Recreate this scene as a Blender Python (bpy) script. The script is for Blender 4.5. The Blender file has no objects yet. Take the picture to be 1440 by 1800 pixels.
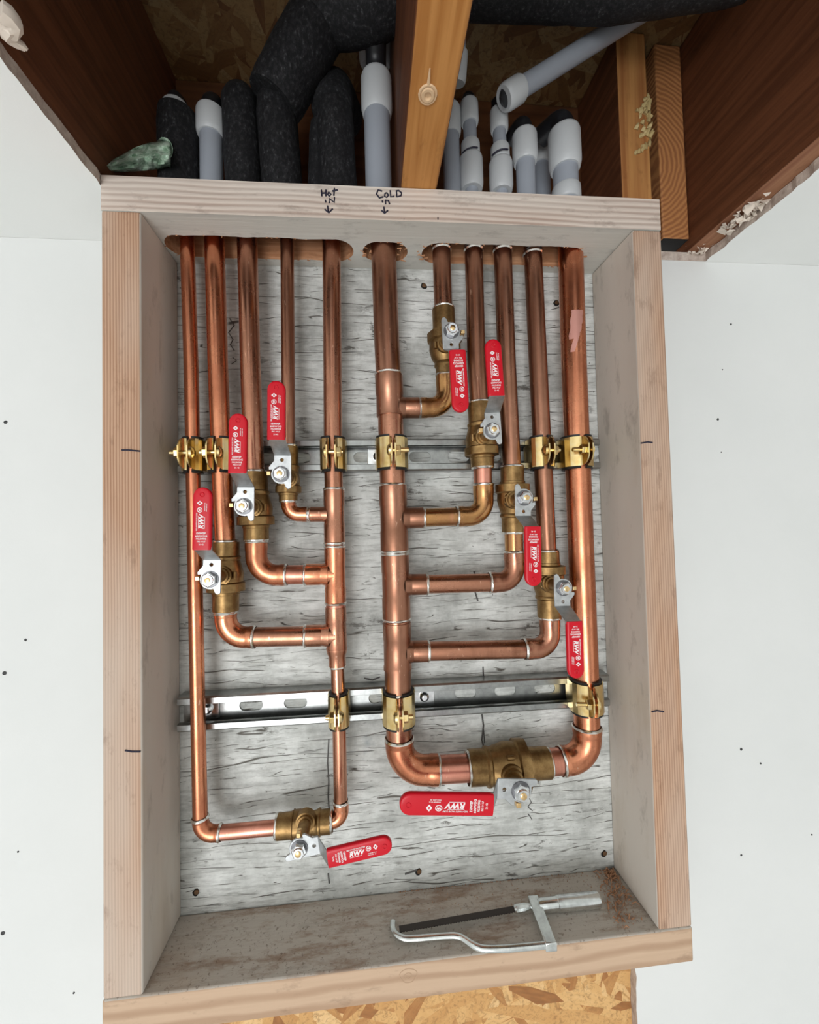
import bpy, math, random
from mathutils import Vector, Matrix, noise
from mathutils.geometry import tessellate_polygon
random.seed(7)
sc = bpy.context.scene
COL = sc.collection
PI = math.pi

# ------------------------------------------------------------------ camera
ZT = 2.453                      # height of the top of the box (underside of the joists)
F = 732.0                       # focal length in pixels of a 1440 px wide frame
R0 = Vector((0.9955068773660163, -0.09113409790813923, -0.025702788086763878))
R1 = Vector((0.022683220634547974, -0.03401574871011065, 0.9991638505977561))
R2 = Vector((0.09193219576735788, 0.9952575068986721, 0.03179569692948853))
CAM = Vector((0.2791411, -0.549195, ZT - 0.3836675))
cd = bpy.data.cameras.new('camera')
cd.sensor_fit = 'HORIZONTAL'; cd.sensor_width = 36.0; cd.lens = F / 1440 * 36
cd.clip_start = 0.01; cd.clip_end = 50
cam = bpy.data.objects.new('camera', cd); COL.objects.link(cam)
m = Matrix((R0, R1, -R2)).transposed().to_4x4(); m.translation = CAM
cam.matrix_world = m
sc.camera = cam

# ------------------------------------------------------------------ world, light, exposure
w = bpy.data.worlds.new('world'); sc.world = w; w.use_nodes = True
w.node_tree.nodes['Background'].inputs['Color'].default_value = (0.93, 0.97, 1.0, 1)
w.node_tree.nodes['Background'].inputs['Strength'].default_value = 0.9
def area(name, loc, target, sx, sy, power, col):
    l = bpy.data.lights.new(name, 'AREA'); l.shape = 'RECTANGLE'; l.size = sx; l.size_y = sy
    l.energy = power; l.color = col
    o = bpy.data.objects.new(name, l); COL.objects.link(o); o.location = loc
    o.rotation_euler = (Vector(target) - Vector(loc)).to_track_quat('-Z', 'Y').to_euler()
    return o
area('daylight_doorway', (-0.75, -3.75, 1.0), (0.3, 0, 2.0), 1.6, 1.9, 60, (0.97, 0.985, 1.0))
sc.view_settings.view_transform = 'Standard'; sc.view_settings.look = 'None'
sc.view_settings.gamma = 1.0; sc.view_settings.use_curve_mapping = False
sc.view_settings.exposure = 0.2

# ------------------------------------------------------------------ pixel -> world (flat planes the things stand in)
def _dir(px, py):
    return R0 * ((px - 720) / F) - R1 * ((py - 900) / F) + R2
def at(px, py, Y=-0.035):
    d = _dir(px, py); return CAM + d * ((Y - CAM.y) / d.y)
def atz(px, py, z):             # z relative to the top of the box
    d = _dir(px, py); return CAM + d * ((ZT + z - CAM.z) / d.z)
def P(x, y, z):                 # millimetres, z from the top of the box
    return Vector((x / 1000, y / 1000, ZT + z / 1000))

# ------------------------------------------------------------------ mesh builder
class MB:
    def __init__(s): s.v = []; s.f = []; s.m = []
    def add(s, vs, fs, mi=0):
        b = len(s.v); s.v += [Vector(v) for v in vs]
        for f in fs: s.f.append([b + i for i in f]); s.m.append(mi)
        return s
    def hex8(s, c, mi=0, fm=None):
        # c: 4 back corners then 4 front corners, each ring (x0z0, x1z0, x1z1, x0z1)
        fs = [(0, 3, 2, 1), (4, 5, 6, 7), (0, 1, 5, 4), (1, 2, 6, 5), (2, 3, 7, 6), (3, 0, 4, 7)]
        b = len(s.v); s.v += [Vector(v) for v in c]
        for i, f in enumerate(fs):
            s.f.append([b + k for k in f]); s.m.append(fm[i] if fm else mi)
        return s
    def box(s, lo, hi, mi=0, M=None):
        x0, y0, z0 = lo; x1, y1, z1 = hi
        vs = [(x0, y0, z0), (x1, y0, z0), (x1, y1, z0), (x0, y1, z0), (x0, y0, z1), (x1, y0, z1), (x1, y1, z1), (x0, y1, z1)]
        if M: vs = [M @ Vector(v) for v in vs]
        return s.add(vs, [(0, 3, 2, 1), (4, 5, 6, 7), (0, 1, 5, 4), (1, 2, 6, 5), (2, 3, 7, 6), (3, 0, 4, 7)], mi)
    def sweep(s, pts, rad, n=24, caps=True, mi=0, phase=0.0, wob=0.0, up=None, sect=None):
        pts = [Vector(p) for p in pts]; k = len(pts)
        if not hasattr(rad, '__len__'): rad = [rad] * k
        tang = []
        for i in range(k):
            a = pts[max(0, i - 1)]; b = pts[min(k - 1, i + 1)]
            t = (b - a); tang.append(t.normalized() if t.length > 1e-9 else (tang[-1] if tang else Vector((0, 0, 1))))
        t0 = tang[0]
        u = up if up is not None else (Vector((0, 1, 0)) if abs(t0.y) < 0.9 else Vector((1, 0, 0)))
        u = (u - t0 * u.dot(t0)).normalized()
        vs = []
        for i in range(k):
            t = tang[i]; u = (u - t * u.dot(t)).normalized(); v = t.cross(u)
            for j in range(n):
                if sect: x, y = sect[j]
                else:
                    a = 2 * PI * j / n + phase; x, y = math.cos(a), math.sin(a)
                r = rad[i]
                if wob: r *= 1 + wob * noise.noise(Vector((x * 1.5 + i * .7, y * 1.5, pts[i].z * 60)))
                vs.append(pts[i] + (u * x + v * y) * r)
        fs = []
        for i in range(k - 1):
            for j in range(n):
                a = i * n + j; b = i * n + (j + 1) % n
                fs.append((a, b, b + n, a + n))
        if caps:
            fs.append(tuple(range(n - 1, -1, -1))); fs.append(tuple((k - 1) * n + j for j in range(n)))
        return s.add(vs, fs, mi)
    def prism(s, outer, holes, z0, z1, fr=None, mi=0, side=None):
        # polygon (2D) with holes, extruded between z0 and z1; fr maps (x,y,z)->world
        fr = fr or (lambda x, y, z: Vector((x, y, z)))
        rings = [outer] + list(holes)
        flat = [p for r in rings for p in r]
        tris = tessellate_polygon([[Vector((p[0], p[1], 0)) for p in r] for r in rings])
        n = len(flat)
        vs = [fr(p[0], p[1], z0) for p in flat] + [fr(p[0], p[1], z1) for p in flat]
        fs = []
        for t in tris:
            a, b, c = [Vector((flat[i][0], flat[i][1])) for i in t]
            cr = (b.x - a.x) * (c.y - a.y) - (b.y - a.y) * (c.x - a.x)
            if abs(cr) < 1e-14: continue
            t = tuple(t) if cr > 0 else tuple(reversed(t))
            fs.append(tuple(i + n for i in t)); fs.append(tuple(reversed(t)))
        s.add(vs, fs, mi)
        base = len(s.v) - 2 * n; o = 0
        for r in rings:
            for j in range(len(r)):
                a = o + j; b = o + (j + 1) % len(r)
                s.f.append([base + a, base + b, base + b + n, base + a + n]); s.m.append(mi if side is None else side)
            o += len(r)
        return s
    def build(s, name, mats, parent=None, smooth=True, ang=35, bevel=0, seg=2, origin=None, fix=False):
        me = bpy.data.meshes.new(name)
        me.from_pydata([tuple(v) for v in s.v], [], s.f)
        if not isinstance(mats, (list, tuple)): mats = [mats]
        for mt in mats: me.materials.append(mt)
        for i, p in enumerate(me.polygons): p.material_index = s.m[i]
        if fix:
            import bmesh
            bm = bmesh.new(); bm.from_mesh(me); bmesh.ops.recalc_face_normals(bm, faces=bm.faces); bm.to_mesh(me); bm.free()
        me.update()
        if smooth:
            me.shade_smooth(); me.set_sharp_from_angle(angle=math.radians(ang))
        o = bpy.data.objects.new(name, me); COL.objects.link(o)
        if parent:
            o.parent = parent
            me.transform(Matrix.Translation(-wloc(parent)))
        elif origin is not None:
            me.transform(Matrix.Translation(-Vector(origin))); o.location = origin
        if bevel:
            b = o.modifiers.new('bevel', 'BEVEL'); b.width = bevel; b.segments = seg; b.limit_method = 'ANGLE'; b.angle_limit = math.radians(40)
        return o
def wloc(o):
    p = Vector(o.location)
    while o.parent: o = o.parent; p += o.location
    return p
def tag(o, label, cat=None, group=None, kind=None):
    if label: o['label'] = label
    if cat: o['category'] = cat
    if group: o['group'] = group
    if kind: o['kind'] = kind
    return o
def thing(name, loc, label, cat, group=None):
    o = bpy.data.objects.new(name, None); COL.objects.link(o); o.location = loc; o.empty_display_size = .02
    return tag(o, label, cat, group)
def struct(o): o['kind'] = 'structure'; return o

# ------------------------------------------------------------------ material helpers
class NT:
    def __init__(s, name):
        s.mat = bpy.data.materials.new(name); s.mat.use_nodes = True
        s.n = s.mat.node_tree.nodes; s.l = s.mat.node_tree.links
        s.b = s.n['Principled BSDF']
        s.tc = s.n.new('ShaderNodeTexCoord')
    def new(s, t, **kw):
        n = s.n.new(t)
        for k, v in kw.items(): setattr(n, k, v)
        return n
    def link(s, a, b): s.l.new(a, b)
    def coord(s, scale=(1, 1, 1), rot=(0, 0, 0), loc=(0, 0, 0), src='Object'):
        mp = s.new('ShaderNodeMapping'); s.link(s.tc.outputs[src], mp.inputs[0])
        mp.inputs['Scale'].default_value = scale; mp.inputs['Rotation'].default_value = rot; mp.inputs['Location'].default_value = loc
        return mp.outputs[0]
    def noise(s, vec, scale=5, detail=3, rough=.55, dist=0):
        n = s.new('ShaderNodeTexNoise'); s.link(vec, n.inputs['Vector'])
        n.inputs['Scale'].default_value = scale; n.inputs['Detail'].default_value = detail
        n.inputs['Roughness'].default_value = rough; n.inputs['Distortion'].default_value = dist
        return n.outputs['Fac']
    def ramp(s, fac, stops, interp='LINEAR'):
        r = s.new('ShaderNodeValToRGB'); r.color_ramp.interpolation = interp; s.link(fac, r.inputs[0])
        e = r.color_ramp.elements
        while len(e) < len(stops): e.new(0.5)
        for i, (p, c) in enumerate(stops):
            e[i].position = p; e[i].color = (c, c, c, 1) if not hasattr(c, '__len__') else (*c, 1)
        return r.outputs[0]
    def mix(s, fac, a, b, mode='MIX'):
        n = s.new('ShaderNodeMix', data_type='RGBA', blend_type=mode)
        for sock, v in ((n.inputs[0], fac), (n.inputs[6], a), (n.inputs[7], b)):
            if hasattr(v, 'is_linked') or hasattr(v, 'links'): s.link(v, sock)
            elif hasattr(v, '__len__'): sock.default_value = (*v, 1)
            else: sock.default_value = v
        return n.outputs[2]
    def math(s, op, a, b=0.5):
        n = s.new('ShaderNodeMath', operation=op)
        for sock, v in ((n.inputs[0], a), (n.inputs[1], b)):
            if hasattr(v, 'links'): s.link(v, sock)
            else: sock.default_value = v
        return n.outputs[0]
    def bump(s, h, strength=.3, dist=.001):
        n = s.new('ShaderNodeBump'); n.inputs['Strength'].default_value = strength; n.inputs['Distance'].default_value = dist
        s.link(h, n.inputs['Height']); s.link(n.outputs[0], s.b.inputs['Normal'])
    def set(s, **kw):
        for k, v in kw.items():
            k = {'spec': 'Specular IOR Level', 'base': 'Base Color', 'rough': 'Roughness', 'metal': 'Metallic', 'coat': 'Coat Weight'}.get(k, k)
            sock = s.b.inputs[k]
            if hasattr(v, 'links'): s.link(v, sock)
            elif hasattr(v, '__len__'): sock.default_value = (*v, 1)
            else: sock.default_value = v
        return s.mat
def plain(name, col, rough=.6, metal=0, **kw):
    t = NT(name); return t.set(base=col, rough=rough, metal=metal, **kw)

def wood(name, axis, light, dark, fleck=None, line=90, lo=.35, hi=.65, grey=None, greyamt=.5, white=None, whiteamt=.4, rough=.75, bump=.35, seed=0, fine=300, bands=None, stain=None):
    """lumber: grain along axis (0,1,2); noise-stretched growth rings, weather greying and paint residue in irregular patches"""
    t = NT(name)
    sc_ = [1, 1, 1]; sc_[axis] = .045
    v = t.coord(scale=tuple(sc_), loc=(seed * 3.1, seed * 1.7, seed * 2.3))
    if bands:
        bx = t.new('ShaderNodeSeparateXYZ'); t.link(t.tc.outputs['Object'], bx.inputs[0])
        wn = t.noise(t.coord(scale=tuple([6 if i != axis else 1.6 for i in range(3)]), loc=(seed, 0, seed)), 4, 3, .5)
        q = t.math('ADD', t.math('MULTIPLY', bx.outputs[bands[0]], bands[1] * 2 * PI), t.math('MULTIPLY', wn, bands[2]))
        g = t.math('ADD', t.math('MULTIPLY', t.math('SINE', q, 0), .22), t.math('ADD', .28, t.math('MULTIPLY', t.noise(v, line, 2, .5, .25), .45)))
    else: g = t.noise(v, line, 2, .5, .25)
    g2 = t.noise(v, fine, 3, .6, 0)
    c = t.ramp(g, [(lo, dark), (hi, light)])
    c = t.mix(.35, c, t.ramp(g2, [(.35, dark), (.6, light)]), 'MULTIPLY') if False else t.mix(t.math('MULTIPLY', g2, .45), c, dark)
    pv = t.coord(scale=tuple([1 if i != axis else .35 for i in range(3)]), loc=(seed, seed, seed))
    pw = t.coord(scale=tuple([1 if i != axis else .16 for i in range(3)]), loc=(seed, seed, seed))
    if grey: c = t.mix(t.ramp(t.noise(pv, 14, 5, .65), [(.5 - greyamt * .35, 0), (.5 - greyamt * .35 + .2, 1)]), c, grey)
    if white: c = t.mix(t.ramp(t.noise(pw, 7, 3, .6), [(.60 - whiteamt * .3, 0), (.86 - whiteamt * .3, .9)]), c, white)
    c = t.mix(t.ramp(t.noise(t.coord(scale=tuple([1 if i != axis else .4 for i in range(3)])), 55, 5, .7), [(.3, .4), (.44, 0)]), c, [x * .45 for x in dark])
    if stain:
        sv = t.noise(t.coord(scale=tuple([1 if i != axis else .3 for i in range(3)]), loc=(4, 2, 8)), 26, 7, .75)
        c = t.mix(t.ramp(sv, [(.50, 0), (.62, .75)]), c, stain)
        c = t.mix(t.ramp(t.noise(t.coord(), 260, 3, .7), [(.58, 0), (.68, .6)]), c, [x * .5 for x in stain])
    t.bump(t.math('ADD', t.math('MULTIPLY', g, 1.0), t.math('MULTIPLY', g2, .6)), bump, .0012)
    return t.set(base=c, rough=rough, spec=.25)

# lumber of the box ---------------------------------------------------------
M = {}
M['side_front'] = wood('side_board_edge', 2, (.57, .37, .25), (.37, .205, .125), line=260, lo=.30, hi=.62, white=(.60, .53, .46), whiteamt=.5, bump=.25, seed=1, fine=600, bands=(0, 340, 5))
M['side_inner'] = wood('side_board_face', 2, (.66, .575, .485), (.50, .425, .345), line=60, grey=(.60, .54, .475), greyamt=.6, white=(.70, .65, .58), whiteamt=.3, bump=.15, seed=2)
M['top_front'] = wood('top_board_edge', 0, (.72, .60, .51), (.40, .27, .21), line=120, lo=.28, hi=.60, white=(.74, .69, .62), whiteamt=.45, bump=.6, seed=3, bands=(2, 150, 9))
M['top_inner'] = wood('top_board_face', 0, (.62, .60, .54), (.47, .45, .41), line=70, lo=.3, hi=.5, white=(.68, .67, .62), whiteamt=.8, bump=.3, seed=4)
M['bot_front'] = wood('bottom_board_edge', 0, (.60, .43, .30), (.44, .29, .19), line=60, lo=.3, hi=.6, white=(.62, .52, .43), whiteamt=.4, bump=.2, seed=5, bands=(2, 55, 8))
M['bot_inner'] = wood('bottom_board_face', 0, (.60, .52, .43), (.42, .33, .26), line=70, lo=.35, hi=.6, grey=(.53, .48, .42), greyamt=.7, white=(.62, .58, .53), whiteamt=.2, bump=.5, seed=6, stain=(.27, .17, .11))
M['raw_cut'] = wood('raw_drilled_wood', 0, (.66, .36, .20), (.42, .19, .09), line=200, bump=.5, seed=7)
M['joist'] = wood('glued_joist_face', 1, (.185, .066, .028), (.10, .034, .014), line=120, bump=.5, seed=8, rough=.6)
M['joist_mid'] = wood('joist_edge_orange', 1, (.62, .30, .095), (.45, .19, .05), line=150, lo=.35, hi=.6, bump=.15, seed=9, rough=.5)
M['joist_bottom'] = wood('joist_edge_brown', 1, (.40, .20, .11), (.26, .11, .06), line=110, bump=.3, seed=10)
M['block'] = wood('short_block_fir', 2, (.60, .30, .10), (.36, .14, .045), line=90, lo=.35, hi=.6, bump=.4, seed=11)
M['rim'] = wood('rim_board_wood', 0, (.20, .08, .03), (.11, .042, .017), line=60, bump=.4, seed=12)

def end_grain(name):
    t = NT(name)
    wv = t.new('ShaderNodeTexWave', wave_type='RINGS', rings_direction='Y'); t.link(t.coord(loc=(.06, 0, .03)), wv.inputs['Vector'])
    wv.inputs['Scale'].default_value = 48; wv.inputs['Distortion'].default_value = 4.0; wv.inputs['Detail'].default_value = 2
    c = t.ramp(wv.outputs['Fac'], [(.1, (.34, .13, .045)), (.9, (.50, .22, .075))])
    t.bump(wv.outputs['Fac'], .4, .001)
    return t.set(base=c, rough=.7)
M['end_grain'] = end_grain('curved_ring_grain')

def backboard_mat():
    t = NT('whitewashed_board')
    base = t.ramp(t.noise(t.coord(), 11, 6, .7), [(.32, (.34, .345, .325)), (.48, (.59, .60, .57)), (.64, (.80, .81, .78))])
    fine = t.noise(t.coord(scale=(.15, 1, 1)), 160, 4, .7)
    base = t.mix(t.ramp(fine, [(.3, .8), (.54, 0)]), base, (.34, .34, .32))
    # long thin drying cracks along the grain: lines across z, wandering a little, broken up along x
    sx = t.new('ShaderNodeSeparateXYZ'); t.link(t.tc.outputs['Object'], sx.inputs[0])
    def lines(freq, amp, thick, wl, wz, gscale, g0, seed):
        nz = t.noise(t.coord(scale=(wl, 1, wz), loc=(seed, seed, seed)), 1, 3, .5)
        q = t.math('FRACT', t.math('ADD', t.math('MULTIPLY', sx.outputs[2], freq), t.math('MULTIPLY', nz, amp)))
        l = t.ramp(t.math('ABSOLUTE', t.math('SUBTRACT', q, .5)), [(0, 1), (thick, .9), (thick * 2.2, 0)])
        g = t.ramp(t.noise(t.coord(scale=(gscale, 1, gscale * 4.5), loc=(seed * 2, 3, seed)), 1, 3, .6), [(g0, 0), (g0 + .05, 1)])
        return t.math('MULTIPLY', l, g)
    crack = t.math('MAXIMUM', lines(70, 3.5, .017, 4, 25, 16, .50, 3.3), lines(112, 5, .020, 6, 30, 24, .52, 8.1))
    crack = t.math('MAXIMUM', crack, lines(46, 3, .016, 3, 15, 9, .53, 5.7))
    vb = t.noise(t.coord(scale=(.35, 1, 1), loc=(4, 4, 4)), 75, 6, .75)
    patch = t.math('MULTIPLY', t.ramp(vb, [(.57, 0), (.62, .9)]), t.ramp(t.noise(t.coord(loc=(9, 1, 1)), 14, 3), [(.50, 0), (.62, 1)]))
    crack = t.math('MAXIMUM', crack, patch)
    c = t.mix(crack, base, (.12, .11, .095))
    stain = t.ramp(t.noise(t.coord(loc=(2, 9, 4)), 8, 7, .75), [(.60, 0), (.72, .75)])
    c = t.mix(stain, c, (.18, .175, .16))
    blue = t.ramp(t.noise(t.coord(loc=(5, 3, 8.2)), 6, 5, .7), [(.66, 0), (.74, .6)])
    c = t.mix(blue, c, (.15, .19, .22))
    sp = t.ramp(t.noise(t.coord(loc=(1, 2, 3)), 150, 2, .6), [(.70, 0), (.74, .8)])
    c = t.mix(sp, c, (.12, .11, .09))
    t.bump(t.math('SUBTRACT', t.math('MULTIPLY', fine, .4), crack), .6, .001)
    return t.set(base=c, rough=.8, spec=.2)
M['backboard'] = backboard_mat()

def osb(name, br=1.0, scale=1.0, plane='xz'):
    t = NT(name)
    cols = []; hs = []
    rots = [20, 75, 130, -15, 50, 100]
    for i, a in enumerate(rots):
        rot = (0, math.radians(a), 0) if plane == 'xz' else (0, 0, math.radians(a))
        scl = (17 * scale, 17 * scale if plane == 'xz' else 78 * scale, 78 * scale if plane == 'xz' else 17 * scale)
        mp0 = t.coord(rot=rot, loc=(i * .37, i * .21, i * .53))
        mp = t.new('ShaderNodeMapping'); t.link(mp0, mp.inputs[0]); mp.inputs['Scale'].default_value = scl
        v = t.new('ShaderNodeTexVoronoi', feature='F1'); t.link(mp.outputs[0], v.inputs['Vector']); v.inputs['Scale'].default_value = 1
        v.inputs['Randomness'].default_value = 1
        sp = t.new('ShaderNodeSeparateColor'); t.link(v.outputs['Color'], sp.inputs[0])
        fb = t.new('ShaderNodeTexNoise'); t.link(mp.outputs[0], fb.inputs['Vector']); fb.inputs['Scale'].default_value = 3.5; fb.inputs['Detail'].default_value = 3
        cols.append((sp.outputs[0], t.math('ADD', t.math('MULTIPLY', sp.outputs[1], .75), t.math('MULTIPLY', fb.outputs['Fac'], .3))))
    acc_h = cols[0][0]; acc_c = cols[0][1]
    for h, c in cols[1:]:
        g = t.math('GREATER_THAN', h, acc_h)
        mx = t.new('ShaderNodeMix', data_type='FLOAT'); t.link(g, mx.inputs[0]); t.link(acc_c, mx.inputs[2]); t.link(c, mx.inputs[3])
        acc_c = mx.outputs[0]; acc_h = t.math('MAXIMUM', acc_h, h)
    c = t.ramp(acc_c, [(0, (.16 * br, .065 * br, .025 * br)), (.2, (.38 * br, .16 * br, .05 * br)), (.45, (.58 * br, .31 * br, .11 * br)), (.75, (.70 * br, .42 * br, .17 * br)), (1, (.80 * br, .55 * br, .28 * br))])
    fib = t.noise(t.coord(scale=(1, 1, 1)), 120, 4, .7, 1.5)
    c = t.mix(t.ramp(fib, [(.35, .6), (.5, 0)]), c, (.28 * br, .14 * br, .05 * br))
    t.bump(acc_h, .6, .0012)
    return t.set(base=c, rough=.6, spec=.35)
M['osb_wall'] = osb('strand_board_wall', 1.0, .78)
M['osb_shaded'] = osb('strand_board_shaded', .30, .8, 'xy')  # darker copy of the wall panel, the joist bay's shade put into its colour

def drywall(name='painted_drywall', k=1.0):
    t = NT(name)
    n = t.noise(t.coord(), 420, 3, .6)
    c = t.mix(t.ramp(t.noise(t.coord(), 3, 4, .6), [(.35, 0), (.7, 1)]), tuple(k * q for q in (.755, .76, .742)), tuple(k * q for q in (.71, .72, .702)))
    t.bump(n, .12, .0006)
    return t.set(base=c, rough=.7, spec=.3)
M['drywall'] = drywall(); M['ceiling_lit'] = drywall('ceiling_lit', 1.22)  # ceiling: wall colour lightened so it looks as well lit as the wall
def gypsum():
    t = NT('cut_gypsum_edge')
    n = t.noise(t.coord(), 90, 5, .7)
    t.bump(n, .6, .002)
    return t.set(base=t.ramp(n, [(.35, (.42, .33, .28)), (.6, (.62, .53, .46))]), rough=.9, spec=.1)
M['gypsum'] = gypsum()
M['gypsum_white'] = plain('broken_gypsum_core', (.80, .70, .60), .95)
M['concrete'] = plain('pale_concrete', (.66, .66, .65), .85)
M['side_wall'] = plain('room_wall_paint', (.80, .80, .79), .8)

def copper(name, c1, c2, c3, rough=.28, seed=0, ax=2):
    t = NT(name)
    s_ = [1, 1, 1]; s_[ax] = .12
    n1 = t.noise(t.coord(scale=tuple(s_), loc=(seed, seed * 2, seed)), 60, 4, .6)
    n2 = t.noise(t.coord(loc=(seed * 3, 1, 2)), 26, 6, .7)
    c = t.mix(t.ramp(n2, [(.35, 0), (.65, 1)]), c1, c2)
    c = t.mix(t.ramp(n1, [(.5, 0), (.75, .75)]), c, c3)
    scr = t.noise(t.coord(scale=(1, 1, .25), rot=(0, .5, 0), loc=(0, 0, seed)), 330, 2, .5)
    c = t.mix(t.ramp(scr, [(.70, 0), (.76, .6)]), c, (.95, .62, .46))
    r = t.ramp(n2, [(.3, rough - .06), (.7, rough + .14)])
    t.bump(n1, .025, .0005)
    return t.set(base=c, rough=r, metal=1.0)
M['cu_bright'] = copper('copper_bright', (.76, .31, .17), (.56, .205, .11), (.36, .12, .06), .24, 1)
M['cu'] = copper('copper_tarnished', (.55, .265, .17), (.43, .195, .12), (.29, .12, .07), .25, 2)
M['cu_dull'] = copper('copper_dull_brown', (.43, .21, .135), (.335, .16, .10), (.25, .105, .06), .30, 3)
M['cu_heat'] = copper('copper_heat_stained', (.58, .31, .12), (.42, .21, .09), (.62, .27, .17), .22, 4)
M['cu_pink'] = copper('copper_flux_cleaned', (.78, .35, .26), (.60, .25, .17), (.46, .18, .12), .30, 5)
def bronze():
    t = NT('cast_bronze')
    n = t.noise(t.coord(), 70, 5, .7)
    c = t.ramp(n, [(.35, (.20, .115, .045)), (.65, (.37, .235, .10))])
    t.bump(t.noise(t.coord(), 600, 3, .6), .25, .0005)
    return t.set(base=c, rough=.42, metal=1.0)
M['bronze'] = bronze()
M['brass'] = plain('bright_brass', (.80, .55, .27), .25, 1.0)
M['scuff'] = plain('pink_scuffed_copper', (.72, .36, .30), .5, .7)
M['solder'] = plain('silver_solder', (.80, .77, .72), .25, 1.0)
def zinc(name, c, r, b=.1):
    t = NT(name); n = t.noise(t.coord(), 120, 4, .6)
    cc = t.mix(t.ramp(n, [(.35, 0), (.7, 1)]), c, [x * .72 for x in c])
    t.bump(n, b, .0004)
    return t.set(base=cc, rough=r, metal=1.0)
M['zinc'] = zinc('zinc_plate_lever', (.58, .595, .60), .42)
M['zinc_nut'] = zinc('zinc_nut', (.90, .91, .92), .22)
M['washer'] = zinc('dark_steel_washer', (.20, .20, .21), .4)
M['strut'] = zinc('galvanised_strut', (.42, .43, .42), .30, .2)
M['saw_steel'] = zinc('plated_saw_steel', (.80, .83, .82), .22, .15)
M['blade'] = plain('dark_saw_blade', (.045, .035, .03), .5, .4)
def gold():
    t = NT('yellow_zinc'); n = t.noise(t.coord(), 80, 4, .6)
    c = t.ramp(n, [(.3, (.72, .50, .19)), (.55, (.85, .66, .33)), (.75, (.70, .60, .40))])
    return t.set(base=c, rough=.24, metal=1.0)
M['gold'] = gold()
M['rubber'] = plain('black_rubber', (.012, .012, .013), .55)
M['red'] = plain('red_vinyl', (.58, .002, .014), .33, 0, spec=.35)
M['ink'] = plain('white_print', (.86, .80, .80), .6)
M['pen'] = plain('marker_ink', (.012, .010, .03), .6)
M['pencil'] = plain('pencil_grey', (.10, .095, .09), .8)
M['hole'] = plain('near_black', (.012, .010, .008), .9)
M['rust'] = plain('rusty_nail', (.16, .085, .04), .7, .3)
M['screw'] = plain('black_screw', (.05, .05, .05), .5, .6)
def foam():
    t = NT('black_foam_insulation'); n = t.noise(t.coord(scale=(1, 1, .6)), 260, 4, .7)
    t.bump(n, .6, .0015)
    return t.set(base=t.ramp(n, [(.45, (.007, .007, .008)), (.6, (.022, .022, .024)), (.72, (.09, .09, .095))]), rough=.75, spec=.35)
M['foam'] = foam()
def pex(name, c):
    t = NT(name)
    return t.set(base=c, rough=.38, spec=.5, **{'Subsurface Weight': .15, 'Subsurface Radius': (.01, .01, .01)}) if False else t.set(base=c, rough=.38, spec=.5)
M['pex'] = pex('white_plastic_pipe', (.38, .41, .46))
M['pex_collar'] = pex('white_plastic_collar', (.62, .64, .65))
M['elbow_black'] = plain('black_plastic_elbow', (.012, .012, .014), .4)
def film():
    t = NT('green_plastic_film')
    n = t.noise(t.coord(scale=(.6, 1, 1)), 120, 4, .7)
    t.bump(n, .5, .001)
    return t.set(base=t.ramp(n, [(.45, (.30, .45, .32)), (.52, (.50, .65, .50)), (.75, (.72, .82, .72))]), rough=.22, spec=.8)
M['film'] = film()
M['glue'] = plain('dried_adhesive', (.58, .44, .20), .6)
M['dust'] = plain('red_sawdust', (.42, .22, .12), .9)

# ================================================================== structure
def jag(a, b, n, amp, seed):
    """points from a to b (2D) with a broken edge"""
    out = []
    for i in range(n + 1):
        t = i / n; p = (a[0] + (b[0] - a[0]) * t, a[1] + (b[1] - a[1]) * t)
        d = (b[0] - a[0], b[1] - a[1]); L = math.hypot(*d); nx, ny = -d[1] / L, d[0] / L
        k = 0 if i in (0, n) else amp * (noise.noise(Vector((t * L * 55, seed, 0))) + .6 * noise.noise(Vector((t * L * 190, seed, 3))))
        out.append((p[0] + nx * k, p[1] + ny * k))
    return out
# ceiling: drywall with the cut opening (x, y), underside at ZT-.013
hole = [(-.0005, -.0895)] + jag((-.0005, -.0895), (.004, -.62), 70, .0022, 1)[1:-1] + [(.004, -.62), (.758, -.62)] + jag((.758, -.62), (.7695, -.02), 90, .0028, 2)[1:-1] + [(.768, -.012), (.770, -.0005), (-.0005, -.0005)]
mb = MB().prism([(-1.6, -4.2), (2.4, -4.2), (2.4, .012), (-1.6, .012)], [hole], ZT - .013, ZT - .0005, side=1)
for i in range(4): pass
struct(mb.build('ceiling', [M['ceiling_lit'], M['gypsum']], smooth=False, fix=True))
# back wall: drywall, hole for box back and the strip under it
whole = [(.002, ZT - .0135), (.002, ZT - 1.7)] + [(.617, ZT - 1.7)] + jag((.617, ZT - 1.7), (.6185, ZT - .8895), 60, .0018, 5)[1:-1] + [(.6185, ZT - .8895), (.6185, ZT - .0135)]
frw = lambda x, y, z: Vector((x, z, y))
mb = MB().prism([(-1.6, 0), (2.4, 0), (2.4, ZT - .0132), (-1.6, ZT - .0132)], [[(x, y if y < ZT - .02 else ZT - .0145) for x, y in whole]], 0, .0125, fr=frw, side=1)
wall = struct(mb.build('wall_back', [M['drywall'], M['gypsum']], smooth=False, fix=True))
struct(MB().box((-1.6, -4.2, -.05), (2.4, .03, 0)).build('floor', M['concrete'], smooth=False))
struct(MB().prism([(-1.65, 0), (2.45, 0), (2.45, ZT - .013), (-1.65, ZT - .013)], [[(-1.58, .02), (-1.58, 2.15), (.1, 2.15), (.1, .02)]], -4.35, -4.2, fr=frw).build('wall_front', M['side_wall'], smooth=False, fix=True))  # unseen wall, added so its opening narrows the daylight and its highlights
struct(MB().box((-1.65, -4.2, 0), (-1.6, .012, ZT - .013)).build('wall_left', M['side_wall'], smooth=False))
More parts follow.
